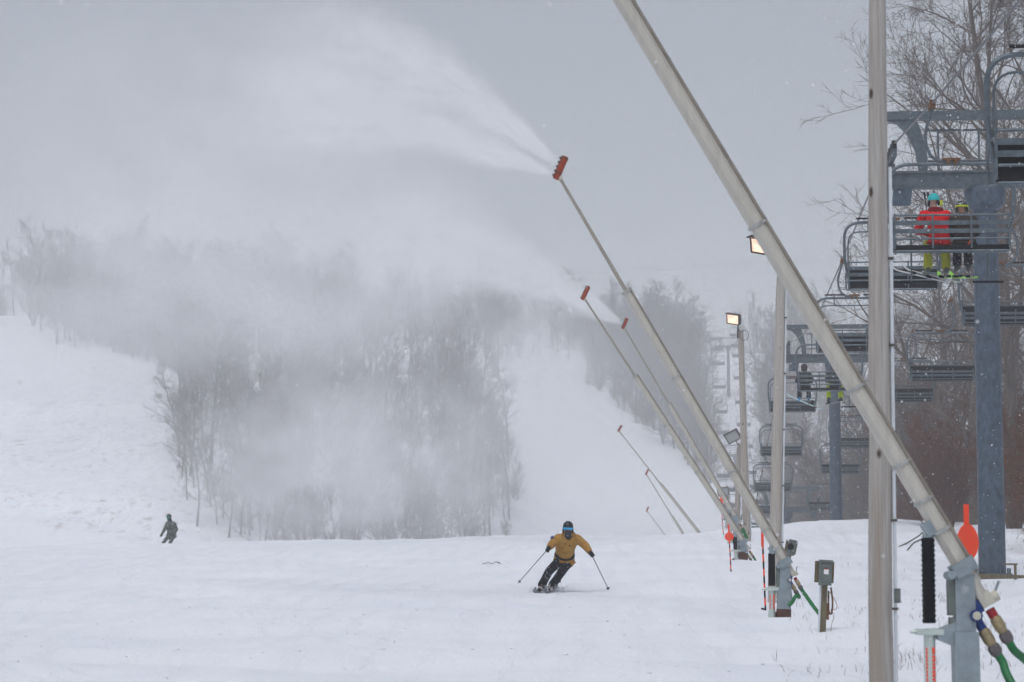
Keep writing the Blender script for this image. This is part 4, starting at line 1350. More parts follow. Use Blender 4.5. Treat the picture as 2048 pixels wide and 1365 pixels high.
def hand(e, wrist, palm, grip_axis, mt, s=1.0):
    """glove: palm, four curled fingers of different length round the grip axis, thumb on the side"""
    wrist = Vector(wrist); palm = Vector(palm); a = Vector(grip_axis).normalized()
    mb = MB()
    f = (palm - wrist).normalized()
    n = a.cross(f).normalized()                       # out of the back of the hand
    f = n.cross(a).normalized()
    cap(mb, wrist, palm - f * .02 * s, .036 * s, .042 * s)
    for k, (o, ln) in enumerate(((.034, .92), (.012, 1.05), (-.011, 1.0), (-.033, .82))):
        b = palm + a * o * s + n * .022 * s + f * .012 * s
        c = palm + a * o * s + f * .052 * s * ln + n * .012 * s
        t = palm + a * o * s + f * .048 * s * ln - n * .022 * s
        g = palm + a * o * s + f * .014 * s - n * .036 * s
        cap(mb, b, c, .0125 * s, .0115 * s, 8); cap(mb, c, t, .0115 * s, .0105 * s, 8); cap(mb, t, g, .0105 * s, .009 * s, 8)
    b = palm - f * .03 * s + a * .036 * s
    c = palm + a * .055 * s - n * .026 * s + f * .0 * s
    t = palm + a * .034 * s - n * .044 * s + f * .028 * s
    cap(mb, b, c, .016 * s, .013 * s, 8); cap(mb, c, t, .013 * s, .010 * s, 8)
    return remesh('glove', mb, .009 * s, mt, e, 2)

def head_frame(fwd, up):
    f = Vector(fwd).normalized(); u = Vector(up).normalized(); u = (u - f * u.dot(f)).normalized()
    r = f.cross(u).normalized()
    return r, f, u, Matrix((r, f, u)).transposed()

def person(name, J, loc, label, mats, group=None, fwd=(0, -1, 0), hup=(0, 0, 1), vox=.016, hood=False, hems=True, gaiter=None, grips=None, strap=None, helmet=True, goggles=None, bulk=1.0, glove=None):
    """J: joints in metres relative to loc (world axes)"""
    e = empty(name, loc)
    V = {k: Vector(v) for k, v in J.items()}
    r, f, u, Mh = head_frame(fwd, hup)
    hc = V['head']
    # the body itself: one continuous surface with face, neck, limbs
    b = MB()
    b.ell(hc, (.077, .095, .115), Mh, 16, 12)
    b.ell(hc - u * .055 + f * .025, (.055, .065, .06), Mh, 12, 8)           # jaw
    cap(b, hc + f * .088 - u * .005, hc + f * .105 - u * .035, .010, .015, 8)   # nose
    for sg in (-1, 1):
        b.ell(hc + r * sg * .078 - u * .012, (.012, .022, .033), Mh, 8, 6)
    b.ell(hc + f * .082 - u * .065, (.026, .012, .009), Mh, 8, 6)           # mouth
    cap(b, hc - u * .08 - f * .01, V['neck'], .055, .06)
    cap(b, V['neck'], V['chest'], .06, .095); cap(b, V['chest'], V['pelvis'], .095, .09)
    cap(b, V['shL'], V['shR'], .065, .065)
    cap(b, V['hipL'], V['hipR'], .09, .09)
    for s in 'LR':
        cap(b, V['sh' + s], V['el' + s], .052, .042); cap(b, V['el' + s], V['wr' + s], .042, .030)
        cap(b, V['hip' + s], V['kn' + s], .080, .058); cap(b, V['kn' + s], V['an' + s], .055, .040)
        cap(b, V['an' + s], V['toe' + s], .042, .035)
    remesh('body', b, vox, M['skin'], e)
    # jacket
    k = bulk
    j = MB()
    cap(j, V['shL'], V['shR'], .085 * k, .085 * k)
    side = (V['shL'] - V['shR']).normalized()
    for sg in (-1, 1):
        cap(j, V['chest'] + side * sg * .075 + Vector((0, 0, .05)), V['pelvis'] + side * sg * .055 + Vector((0, 0, .10)), .135 * k, .125 * k)
        cap(j, V['pelvis'] + side * sg * .060 + Vector((0, 0, .08)), V['pelvis'] + side * sg * .080 + Vector((0, 0, -.06)), .125 * k, .135 * k)
    cap(j, V['neck'] - u * .02, V['chest'], .085, .12 * k); cap(j, V['chest'], V['pelvis'], .145 * k, .14 * k)
    for s in 'LR':
        m1 = V['sh' + s].lerp(V['el' + s], .5)
        cap(j, V['sh' + s], m1, .088 * k, .080 * k); cap(j, m1, V['el' + s], .080 * k, .076 * k)
        cap(j, V['el' + s], V['el' + s].lerp(V['wr' + s], .85), .078 * k, .058 * k)
    rs = random.Random(len(label))
    for _ in range(26):                                 # folds and puckers
        s = rs.choice('LR'); t = rs.random()
        p = V['sh' + s].lerp(V['el' + s], t) if rs.random() < .5 else V['chest'].lerp(V['pelvis'], t) + side * rs.uniform(-.14, .14)
        q = Vector((rs.uniform(-1, 1), rs.uniform(-1, 1), rs.uniform(-1, 1))).normalized()
        cap(j, p + q * .075 * k, p + q * .075 * k + Vector((rs.uniform(-.07, .07), 0, rs.uniform(-.03, .03))), .022, .018, 8)
    remesh('jacket', j, vox, mats['jacket'], e, 3)
    # trousers
    t = MB()
    cap(t, V['hipL'], V['hipR'], .118, .118)
    cap(t, V['pelvis'] + Vector((0, 0, .05)), V['pelvis'], .125, .13)
    for s in 'LR':
        m1 = V['hip' + s].lerp(V['kn' + s], .55)
        cap(t, V['hip' + s], m1, .112, .098); cap(t, m1, V['kn' + s], .098, .092)
        cap(t, V['kn' + s], V['kn' + s].lerp(V['an' + s], .5), .090, .088); cap(t, V['kn' + s].lerp(V['an' + s], .5), V['kn' + s].lerp(V['an' + s], .93), .086, .092)
        for _ in range(7):
            q = Vector((rs.uniform(-1, 1), rs.uniform(-1, 1), rs.uniform(-.3, .3))).normalized()
            p = V['kn' + s].lerp(V['an' + s], rs.uniform(-.5, .9))
            cap(t, p + q * .065, p + q * .068 + Vector((rs.uniform(-.05, .05), rs.uniform(-.05, .05), -.02)), .026, .02, 8)
    remesh('trousers', t, vox, mats['trousers'], e, 3)
    # boots
    for s in 'LR':
        bm_ = MB()
        an = V['an' + s]; toe = V['toe' + s]
        dirf = (toe - an); dirf.z = 0; dirf = dirf.normalized()
        cap(bm_, an + (V['kn' + s] - an).normalized() * .13, an, .066, .062)
        cap(bm_, an - dirf * .05 - Vector((0, 0, .035)), toe, .058, .050)
        remesh('boot', bm_, .012, mats['boot'], e, 2)
    # gloves
    for s in 'LR':
        w = V['wr' + s]; fa = (w - V['el' + s]).normalized()
        ga = Vector(grips[s]) if grips else fa.cross(Vector((0, 1, .2)))
        hand(e, w - fa * .02, w + fa * .075, ga, glove or M['black'], 1.22)
    # head gear
    if hood:
        hm = MB(); hm.ell(hc + u * .02 - f * .025, (.125, .130, .145), Mh, 18, 12); cap(hm, hc - u * .08 - f * .03, V['neck'] - f * .02, .11, .10)
        hm_o = MB()
        o = remesh('hood', hm, .014, mats['hood'], e, 2)
    elif helmet:
        hm = MB().ell(hc + u * .035 - f * .008, (.112, .132, .118), Mh, 22, 14, 0.0, .60)
        nb = len(hm.v)
        ho = hm.build('helmet', mats['helmet'], e)
        br = []
        for i in range(13):
            a = math.pi * (.12 + .76 * i / 12)
            br.append(hc + u * .038 + r * math.cos(a) * .112 + f * math.sin(a) * .134)
        MB().tube(br, .011, 6).build('helmet_brim', M['black'], ho)
        vt = MB()
        for sg in (-1, 1):
            for q in (0, 1):
                c = hc + u * (.142 - .014 * q) + r * sg * .038 + f * (.03 - q * .06)
                vt.ell(c, (.010, .026, .006), Mh, 8, 4)
        vt.build('helmet_vents', M['pad'], ho)
        for sg in (-1, 1):
            MB().ell(hc + r * sg * .098 - u * .045 - f * .01, (.022, .052, .062), Mh, 10, 8).build('ear_pad', M['black'], ho)
    if goggles is not None:
        g = MB(); b0 = len(g.v); nu = 12
        for jv, (zz, gr) in enumerate(((.042, .0), (.030, .012), (-.022, .014), (-.040, .0))):
            for i in range(nu + 1):
                a = math.pi * (.14 + .72 * i / nu)
                rad = .112 + gr
                dip = -.012 * math.exp(-((i - nu / 2) / 1.5) ** 2) * (-1 if jv == 3 else 0)
                g.v.append(tuple(hc + u * (zz + .006 + dip) + r * math.cos(a) * (rad * .90) + f * (math.sin(a) * rad + .006)))
        for jv in range(3):
            for i in range(nu):
                g.f.append((jv * (nu + 1) + i, jv * (nu + 1) + i + 1, (jv + 1) * (nu + 1) + i + 1, (jv + 1) * (nu + 1) + i))
        go_ = g.build('goggles', goggles, e, sharp=70)
        fr = MB()
        for zz in (.047, -.036):
            fr.tube([hc + u * zz + r * math.cos(math.pi * (.12 + .76 * i / 12)) * .102 + f * (math.sin(math.pi * (.12 + .76 * i / 12)) * .113 + .006) for i in range(13)], .008, 6)
        fr.build('goggle_frame', M['black'], go_)
    if strap is not None:
        MB().tube([hc + u * .01 + r * math.cos(a) * .118 + f * math.sin(a) * .138 for a in [math.pi * (1.0 + k / 14) for k in range(15)]], .019, 6).build('goggle_strap', strap, e)
    if gaiter is not None:
        gm = MB(); cap(gm, hc - u * .085 + f * .035, V['neck'] - u * .02 + f * .045, .066, .085)
        remesh('neck_gaiter', gm, .012, gaiter, e, 2)
    if hems:
        # waist band / hem ring that ends the jacket cleanly
        pts = []
        c = V['pelvis'] + Vector((0, 0, -.085)); fx = f.copy(); fx.z = 0; fx = fx.normalized() if fx.length > .1 else Vector((0, 1, 0))
        for i in range(25):
            a = 2 * math.pi * i / 24
            pts.append(c + side * math.cos(a) * .205 * k + fx * math.sin(a) * .145 * k)
        MB().tube(pts, .022, 8).build('jacket_hem', mats['jacket'], e)
    return tag(e, label, 'person', group)

def ski(tail, tip, width, mt, label, group, up=(0, 0, 1), name='ski'):
    tail = Vector(tail); tip = Vector(tip); ax = (tip - tail); L = ax.length; ax.normalize()
    u = Vector(up); u = (u - ax * u.dot(ax)).normalized(); s = ax.cross(u)
    mb = MB(); n = 22
    for i in range(n + 1):
        t = i / n
        w = width * (.92 - .22 * math.sin(math.pi * t))
        if t > .93: w *= math.sqrt(max(1 - ((t - .93) / .07) ** 2, .02))
        if t < .03: w *= .7 + 10 * t
        z = 0.0
        if t > .84: z = .16 * ((t - .84) / .16) ** 2 * min(L / 1.7, 1)
        if t < .06: z = .03 * ((.06 - t) / .06) ** 2
        c = tail + ax * (L * t) + u * z
        for q in ((-1, 0), (1, 0), (1, 1), (-1, 1)):
            mb.v.append(tuple(c + s * q[0] * w / 2 + u * q[1] * .014))
    for i in range(n):
        for k in range(4):
            k2 = (k + 1) % 4
            mb.f.append((i * 4 + k, i * 4 + k2, i * 4 + 4 + k2, i * 4 + 4 + k))
    mb.f.append((3, 2, 1, 0)); mb.f.append(tuple(n * 4 + k for k in range(4)))
    e = empty(name, (0, 0, 0))
    mb2 = mb.build('base', mt, e, sharp=30)
    c = tail + ax * (L * .46)
    for q in (-.16, .17):
        MB().box(c + ax * q + u * .035, (.075, .10, .05), Matrix((s, ax, u)).transposed()).build('binding', M['black'], e)
    return tag(e, label, 'ski', group)

def board(c, ax, u, L, W, mt, label):
    c = Vector(c); ax = Vector(ax).normalized(); u = Vector(u); u = (u - ax * u.dot(ax)).normalized(); s = ax.cross(u)
    mb = MB(); n = 20
    for i in range(n + 1):
        t = -1 + 2 * i / n
        w = W * (.93 + .07 * t * t)
        if abs(t) > .82: w *= math.sqrt(max(1 - ((abs(t) - .82) / .18) ** 2, .01))
        z = .07 * max(0, (abs(t) - .78) / .22) ** 2
        p = c + ax * (t * L / 2) + u * z
        for q in ((-1, 0), (1, 0), (1, 1), (-1, 1)):
            mb.v.append(tuple(p + s * q[0] * w / 2 + u * q[1] * .012))
    for i in range(n):
        for k in range(4):
            k2 = (k + 1) % 4
            mb.f.append((i * 4 + k, i * 4 + k2, i * 4 + 4 + k2, i * 4 + 4 + k))
    mb.f.append((3, 2, 1, 0)); mb.f.append(tuple(n * 4 + k for k in range(4)))
    e = empty('snowboard', (0, 0, 0))
    mb.build('deck', mt, e, sharp=30)
    for q in (-.25, .25):
        MB().box(c + ax * q + u * .04, (.11, .24, .06), Matrix((ax, s, u)).transposed()).box(c + ax * q + u * .11 + s * .10, (.10, .03, .14), Matrix((ax, s, u)).transposed()).build('binding', M['black'], e)
    return tag(e, label, 'snowboard')

def ski_pole(grip, tip, label, group='ski poles'):
    grip = Vector(grip); tip = Vector(tip); ax = (tip - grip); L = ax.length; ax.normalize()
    e = empty('ski_pole', (0, 0, 0))
    MB().tube([grip, tip], [.0095, .007], 8).build('shaft', M['pole'], e)
    MB().tube([grip - ax * .07, grip - ax * .05, grip + ax * .06, grip + ax * .07], [.016, .02, .017, .012], 8).build('grip', M['black'], e)
    b = tip - ax * .06
    MB().tube([b, b + ax * .006, b + ax * .02], [.012, .042, .014], 12).build('basket', M['black'], e)
    return tag(e, label, 'ski pole', group)

# ---- the skier in the mustard jacket, carving towards the camera
hs = ground_hit(1092, 1186)
SD = hs.y
def K(px, py, dy=0.0):
    return P(px, py, SD + dy) - hs
sk = dict(head=K(1136, 1057, -.34), neck=K(1137, 1071, -.26), chest=K(1134, 1087, -.20), pelvis=K(1128, 1117, .06),
          shR=K(1117, 1077, -.20), elR=K(1103, 1090, -.34), wrR=K(1098, 1096, -.56),
          shL=K(1154, 1078, -.16), elL=K(1171, 1092, -.20), wrL=K(1180, 1105, -.42),
          hipR=K(1120, 1121, .05), knR=K(1098, 1143, -.24), anR=K(1083, 1172, -.06), toeR=K(1078, 1182, -.25),
          hipL=K(1138, 1123, .08), knL=K(1122, 1146, -.20), anL=K(1103, 1173, .0), toeL=K(1099, 1182, -.18))
tR, tL = K(1036, 1167, -.30), K(1218, 1181, -.05)
gR = sk['wrR'] + (sk['wrR'] - sk['elR']).normalized() * .075; gL = sk['wrL'] + (sk['wrL'] - sk['elL']).normalized() * .075
skier = person('person', sk, hs, 'skier in a mustard jacket and blue mirror goggles carving towards the camera',
       dict(jacket=M['mustard'], trousers=M['trouser'], boot=M['boot'], helmet=M['helmet']), fwd=(-.06, -1, -.10), hup=(.04, -.1, 1), vox=.013,
       gaiter=M['gaiter'], goggles=M['gog'], grips=dict(R=tR - gR, L=tL - gL), bulk=1.14)
# chest pocket zips, waist strap and shoulder patch on the jacket
c = sk['chest']
belt = []
for i in range(17):
    a = math.pi * (1.02 + .96 * i / 16)
    belt.append(sk['pelvis'] + Vector((.0, .02, .085)) + Vector((math.cos(a) * .240, math.sin(a) * .212, .012 * math.sin(i))))
bm3 = MB(); wc = sk['pelvis'].lerp(sk['chest'], .22); wa = (sk['chest'] - sk['pelvis']).normalized(); wsd = (sk['shL'] - sk['shR']).normalized()
for o_, r_ in ((-.065, .155), (.065, .155), (0, .176)):
    bm3.tube([wc + wsd * o_ - wa * .022, wc + wsd * o_ + wa * .022], r_, 20)
remesh('waist_strap', bm3, .010, M['black'], skier, 1)
MB().box(sk['shR'].lerp(sk['elR'], .35) + Vector((-.058, -.055, .028)), (.075, .035, .14), Matrix.Rotation(R(-38), 3, 'Y')).build('sleeve_patch', M['patch'], skier)
MB().box(c + Vector((-.04, -.20, -.02)), (.012, .02, .05), Matrix.Rotation(.4, 3, 'Y')).build('zip_pull', M['black'], skier)
MB().box(c + Vector((.055, -.20, -.055)), (.028, .02, .034)).build('chest_logo', M['black'], skier)
for s_, t_, lb in (('R', tR, 'ski pole swung out to the left by the skier in mustard'), ('L', tL, 'ski pole planted on the right by the skier in mustard')):
    g_ = sk['wr' + s_] + (sk['wr' + s_] - sk['el' + s_]).normalized() * .095
    ski_pole(hs + g_, hs + t_, lb)
edge_up = Vector((.55, 0, 1))
for s_, lb in (('R', 'ski under the boot on the left of the skier in mustard'), ('L', 'ski under the boot on the right of the skier in mustard')):
    fo = hs + sk['toe' + s_]
    dirv = Vector((-.20, -1, 0)).normalized()
    cen = fo - dirv * .14
    tail = cen - dirv * .72; tip = cen + dirv * .88
    for q in (tail, tip): q.z = gz(q.x, q.y) + .035
    ski(tail, tip, .10, M['ski'], lb, 'skis of the skier in mustard', edge_up)

# hood lying on the shoulders
hm_ = MB(); nk = sk['neck']
hp_ = [nk + Vector((math.cos(a) * .115, math.sin(a) * .09 + .02, .015 + .05 * max(0, math.sin(a)))) for a in [k * 2 * math.pi / 16 for k in range(17)]]
for a_, b_ in zip(hp_[:-1], hp_[1:]): cap(hm_, a_, b_, .042, .042, 8)
remesh('hood', hm_, .014, M['mustard'], skier, 3)
# snow kicked up by the skis
rk = np.random.RandomState(5); nk_ = 900
kc = np.array(hs)[None] + np.stack([rk.normal(.12, .26, nk_), rk.normal(.25, .35, nk_), np.abs(rk.normal(0, .07, nk_))], 1)
kr = rk.uniform(.005, .016, nk_)[:, None]
ka = rk.normal(0, 1, (nk_, 3)); ka /= np.linalg.norm(ka, axis=1, keepdims=True)
kb = np.cross(ka, rk.normal(0, 1, (nk_, 3))); kb /= np.linalg.norm(kb, axis=1, keepdims=True); kn = np.cross(ka, kb)
kv = np.stack([kc + kn * kr, kc + (ka - kn * .3) * kr, kc + (-ka * .5 + kb * .8 - kn * .3) * kr, kc + (-ka * .5 - kb * .8 - kn * .3) * kr], 1).reshape(-1, 3)
kf = (np.array([[0, 1, 2], [0, 2, 3], [0, 3, 1], [1, 3, 2]])[None] + (np.arange(nk_) * 4)[:, None, None]).reshape(-1, 3)
km = np_mesh('kicked_up_snow', kv, kf, 3); km.materials.append(M['snow'])
tag(link('kicked_up_snow', km), 'crumbs of snow thrown up behind the skis', 'snow', kind='stuff')

# ---- the snowboarder just beyond the crest
BD = 121.0
o_ = P(331, 1100, BD)
hb_ = Vector((o_.x, BD, gz(o_.x, BD)))
BZ = P(331, 1098, BD) - Vector((o_.x, BD, 0))
def B(px, py, dy=0.0):
    return P(px, py - 5, BD + dy) - hb_
bj = dict(head=B(337.5, 1040, -.2), neck=B(340, 1048, -.12), chest=B(342, 1056, -.08), pelvis=B(343, 1074, .06),
          shR=B(335, 1052, -.1), elR=B(330, 1063, -.2), wrR=B(324, 1073, -.25), shL=B(348.5, 1054, -.02), elL=B(352.5, 1064, .02), wrL=B(349, 1074, -.12),
          hipR=B(340, 1076, .04), knR=B(331, 1085, -.25), anR=B(324, 1096, .0), toeR=B(322, 1099, -.12),
          hipL=B(347, 1077, .1), knL=B(342, 1087, -.22), anL=B(338, 1097, .1), toeL=B(336, 1100, -.05))
person('person', bj, hb_, 'snowboarder in a dark hooded jacket with green goggles on the crest at left',
       dict(jacket=M['greyjkt'], trousers=M['camo'], boot=M['bootblk'], hood=M['darkjkt']), fwd=(-.45, -1, -.15), hup=(-.05, -.1, 1), vox=.022, hood=True, goggles=M['gogg'], bulk=1.22)
fb = hb_ + (bj['toeR'] + bj['toeL']) / 2
board(fb + Vector((0, 0, -.06)), (1, .25, .05), (.1, .3, 1), 1.5, .28, M['bootblk'], 'snowboard under the boarder, almost hidden by the crest')

# ---- riders on the chairs (seen from behind)
def rider(ch, x, label, mats, s=1.0, lean=0.0, leg=0.0, **kw):
    """sits on chair ch at bench coordinate x; joints in chair space, then to world axes"""
    q = Matrix.Rotation(ch.rotation_euler.z, 3, 'Z')
    seat = Vector(ch.location) + q @ Vector((x, .20, -2.755))
    j = dict(pelvis=(0, 0, .13), chest=(lean * .5, .02, .42), neck=(lean, .05, .60), head=(lean * 1.15, .08, .76),
             shL=(-.185 + lean, .03, .52), shR=(.185 + lean, .03, .52), elL=(-.27 + lean, .14, .28), elR=(.27 + lean, .14, .28), wrL=(-.15, .36, .26), wrR=(.15, .36, .26),
             hipL=(-.09, .02, .11), hipR=(.09, .02, .11), knL=(-.12 - leg, .44, .13), knR=(.12 + leg, .44, .13),
             anL=(-.13 - leg, .44, -.30), anR=(.13 + leg, .46, -.30), toeL=(-.14 - leg, .60, -.37), toeR=(.14 + leg, .62, -.37))
    j = {k: q @ (Vector(v) * s) for k, v in j.items()}
    fw = q @ Vector((kw.pop('turn', 0), 1, 0))
    p = person('person', j, seat, label, mats, 'riders on the chairlift', fwd=fw, hup=(0, 0, 1), **kw)
    return p, seat, q, j

p, seat, q, j = rider(ch_red, .34 - .22, 'lift rider in a bright red jacket and turquoise helmet', dict(jacket=M['redjkt'], trousers=M['olivepants'], boot=M['bootgrn'], helmet=M['cyan']), 1.20, -.06, .02, strap=None, vox=.018, turn=.5, bulk=1.1)
hcp = j['head'] + Vector((.14, .02, -.04))
MB().box(hcp, (.06, .08, .10)).build('goggle_clip', M['strap'], p)
cm = MB(); cap(cm, j['neck'] + Vector((-.07, -.03, -.02)), j['neck'] + Vector((.09, -.03, -.02)), .085, .085); remesh('collar', cm, .016, M['darkred'], p, 2)
for sg, lb in ((-1, 'white ski hanging left under the rider in red'), (1, 'white ski hanging right under the rider in red')):
    a = seat + q @ Vector((.12 * sg + .36, .55, -.66)); b = seat + q @ Vector((.12 * sg - .80, .95, -.30))
    ski(a, b, .10, M['skiw'], lb, 'skis of the rider in red', (0, -.25, 1))
gp = seat + Vector((-.24, .20, .62)); tp_ = seat + Vector((-.12, .30, .10))
for k, lb in ((0, 'dark ski pole held upright by the rider in red, left one'), (.07, 'dark ski pole held upright by the rider in red, right one')):
    ski_pole(seat + Vector((-.25 + k, .12, 1.02)), seat + Vector((-.10 + k, .22, -.12)), lb, 'ski poles of the rider in red')

p, seat, q, j = rider(ch_red, .34 + .27, 'lift rider in a black and brown jacket with a patterned helmet', dict(jacket=M['brownjkt'], trousers=M['trouser'], boot=M['bootblk'], helmet=M['pattern']), 1.02, -.03, -.02, vox=.018, turn=.3, strap=M['strap'], bulk=1.1)
MB().box(Vector((.04, -.20, .02)), (.03, .02, .16), Matrix.Rotation(.5, 3, 'Y')).build('orange_tag', M['orangetag'], p)
for sg, lb in ((-1, 'neon green ski hanging left under the rider in black and brown'), (1, 'neon green ski hanging right under the rider in black and brown')):
    a = seat + q @ Vector((.12 * sg + .12, .30, -.60)); b = seat + q @ Vector((.12 * sg - .26, 1.5, -.42))
    ski(a, b, .11, M['skig'], lb, 'skis of the rider in black and brown', (0, -.25, 1))

p, seat, q, j = rider(ch_lime, .34 - .90, 'lift rider in dark clothes and bright blue boots', dict(jacket=M['darkjkt'], trousers=M['trouser'], boot=M['bootblue'], hood=M['navyhood']), 1.0, 0, .04, vox=.022, hood=True)
c0 = seat + q @ Vector((.02, .56, -.48))
board(c0, (1, .1, -.42), (0, 0, 1), 1.5, .27, M['boardc'], 'pale cyan snowboard hanging from the bright blue boots')
p, seat, q, j = rider(ch_lime, .34 + .22, 'lift rider in a black jacket and lime green trousers', dict(jacket=M['darkjkt'], trousers=M['limepants'], boot=M['bootblk'], helmet=M['helmet']), 1.05, -.03, .08, vox=.022, strap=None)
c0 = seat + q @ Vector((.0, .58, -.50))
board(c0, (1, .15, .24), (0, 0, 1), 1.5, .28, M['boardw'], 'white snowboard hanging under the lime green trousers')

# far rider in light blue on a small chair
fc = min((o for o in farc if o.location.x < laneX(o.location.y) + 1), key=lambda o: abs(o.location.y - 385))
fc['label'] = 'tiny far chair carrying a rider in light blue, beside the unlit floodlight'
rider(fc, .10, 'tiny rider in light blue on a far chair', dict(jacket=M['bluecoat'], trousers=M['trouser'], boot=M['bootblk'], helmet=M['helmet']), 1.05, vox=.04)
# ------------------------------------------------------------------ dead grass poking through the snow on the right, falling snow
rs = np.random.RandomState(17)
V = []; F = []
def blade(p, h, lean):
    b = len(V)
    a = rs.uniform(0, 6.28); w = .0035
    dx, dy = math.cos(a) * w, math.sin(a) * w
    m = (p[0] + lean[0] * .4, p[1] + lean[1] * .4, p[2] + h * .6); t = (p[0] + lean[0], p[1] + lean[1], p[2] + h)
    V.extend([(p[0] - dx, p[1] - dy, p[2] - .02), (p[0] + dx, p[1] + dy, p[2] - .02), (m[0] + dx * .8, m[1] + dy * .8, m[2]), (m[0] - dx * .8, m[1] - dy * .8, m[2]), (t[0] + dx * .3, t[1] + dy * .3, t[2]), (t[0] - dx * .3, t[1] - dy * .3, t[2])])
    F.extend([(b, b + 1, b + 2, b + 3), (b + 3, b + 2, b + 4, b + 5)])
M['grass'] = mat('dead_grass', (.20, .15, .11), .9, 0, .35, 3)
n = 0
cl = [(rs.uniform(1560, 2080), rs.uniform(1062, 1360)) for _ in range(150)]
cl += [(rs.uniform(1640, 1700), rs.uniform(1055, 1075)) for _ in range(8)] + [(rs.uniform(1590, 1640), rs.uniform(1208, 1222)) for _ in range(7)] + [(rs.uniform(1860, 1900), rs.uniform(1195, 1215)) for _ in range(6)]
cl += [(rs.uniform(1960, 2080), rs.uniform(1085, 1180)) for _ in range(30)]
cl += [(rs.uniform(1700, 2300), rs.uniform(1100, 1500)) for _ in range(40)]
for px, py in cl:
    if px < 1700 and rs.rand() < .5: continue
    h = ground_hit(px, py, 12)
    if h is None or h.y > 135: continue
    for k in range(rs.randint(2, 9)):
        x = h.x + rs.normal(0, .12); y = h.y + rs.normal(0, .15)
        blade((x, y, gz(x, y)), rs.uniform(.02, .11) * (1.6 if rs.rand() < .1 else 1), (rs.normal(0, .05), rs.normal(0, .05)))
gm = bpy.data.meshes.new('dead_grass'); gm.from_pydata(V, [], F); gm.materials.append(M['grass'])
tag(link('dead_grass', gm), 'sparse brown grass blades poking through the snow at right', 'grass', kind='stuff')

# snowflakes in the air around and in front of the camera
nf = 90000
fx = rs.uniform(-32, 40, nf); fy = 5 + 95 * rs.rand(nf); fz = rs.uniform(-1, 24, nf) + fy * .03
keep = fz > hgt(fx, fy, False) + .05
fx, fy, fz = fx[keep], fy[keep], fz[keep]; nf = len(fx)
c = np.stack([fx, fy, fz], 1)
r = rs.uniform(.004, .0125, nf)[:, None]
a = rs.normal(0, 1, (nf, 3)); a /= np.linalg.norm(a, axis=1, keepdims=True)
b = np.cross(a, rs.normal(0, 1, (nf, 3))); b /= np.linalg.norm(b, axis=1, keepdims=True)
n_ = np.cross(a, b)
tv = np.stack([c + n_ * r, c + (a * .94 - n_ * .33) * r, c + (-a * .47 + b * .82 - n_ * .33) * r, c + (-a * .47 - b * .82 - n_ * .33) * r], 1).reshape(-1, 3)
tf = (np.array([[0, 1, 2], [0, 2, 3], [0, 3, 1], [1, 3, 2]])[None] + (np.arange(nf) * 4)[:, None, None]).reshape(-1, 3)
fm = np_mesh('falling_snow', tv, tf, 3)
M['flake'] = mat('snowflake', (.90, .91, .93), .8, 0, .03, 3)
fm.materials.append(M['flake'])
tag(link('falling_snow', fm), 'snowflakes drifting through the air', 'snow', kind='stuff')

# crumbs and small lumps of snow on the ridden run
nc = 2600
cy_ = 15 + 75 * rs.rand(nc) ** 1.5; cx_ = rs.uniform(-1, 1, nc) * (6 + cy_ * .26)
cz_ = hgt(cx_, cy_)
cr_ = rs.uniform(.006, .024, nc) * np.where(rs.rand(nc) < .06, 2.0, 1.0)
oc_ = np.array([[1, 0, 0], [0, 1, 0], [-1, 0, 0], [0, -1, 0], [0, 0, .8], [0, 0, -.6]])
jit = 1 + rs.uniform(-.35, .35, (nc, 6, 1))
cv_ = (np.stack([cx_, cy_, cz_], 1)[:, None, :] + oc_[None] * jit * cr_[:, None, None]).reshape(-1, 3)
cf_ = (np.array([[0, 1, 4], [1, 2, 4], [2, 3, 4], [3, 0, 4], [1, 0, 5], [2, 1, 5], [3, 2, 5], [0, 3, 5]])[None] + (np.arange(nc) * 6)[:, None, None]).reshape(-1, 3)
cm_ = np_mesh('snow_crumbs', cv_, cf_, 3); cm_.materials.append(M['snow'])
tag(link('snow_crumbs', cm_), 'small crumbs of snow scattered over the ridden run', 'snow', kind='stuff')
# ------------------------------------------------------------------ the air: snow haze, spray plumes of the guns, drifting snow mist
def vol_mat(name, density, color=(.96, .975, 1.0), aniso=.0):
    m = bpy.data.materials.new(name); m.use_nodes = True
    nt = m.node_tree; nt.nodes.clear()
    out = nt.nodes.new('ShaderNodeOutputMaterial')
    pv = nt.nodes.new('ShaderNodeVolumePrincipled')
    pv.inputs['Color'].default_value = (*color, 1)
    pv.inputs['Density'].default_value = density
    pv.inputs['Anisotropy'].default_value = aniso
    nt.links.new(pv.outputs[0], out.inputs['Volume'])
    return m, nt, pv
HAZE_D = .0010
hb = MB().box((0, 330, 36), (1060, 860, 104))
hz_m, _, _ = vol_mat('haze_air', HAZE_D, (.97, .98, 1.0))
haze = tag(hb.build('haze', hz_m, smooth=False), kind='stuff')

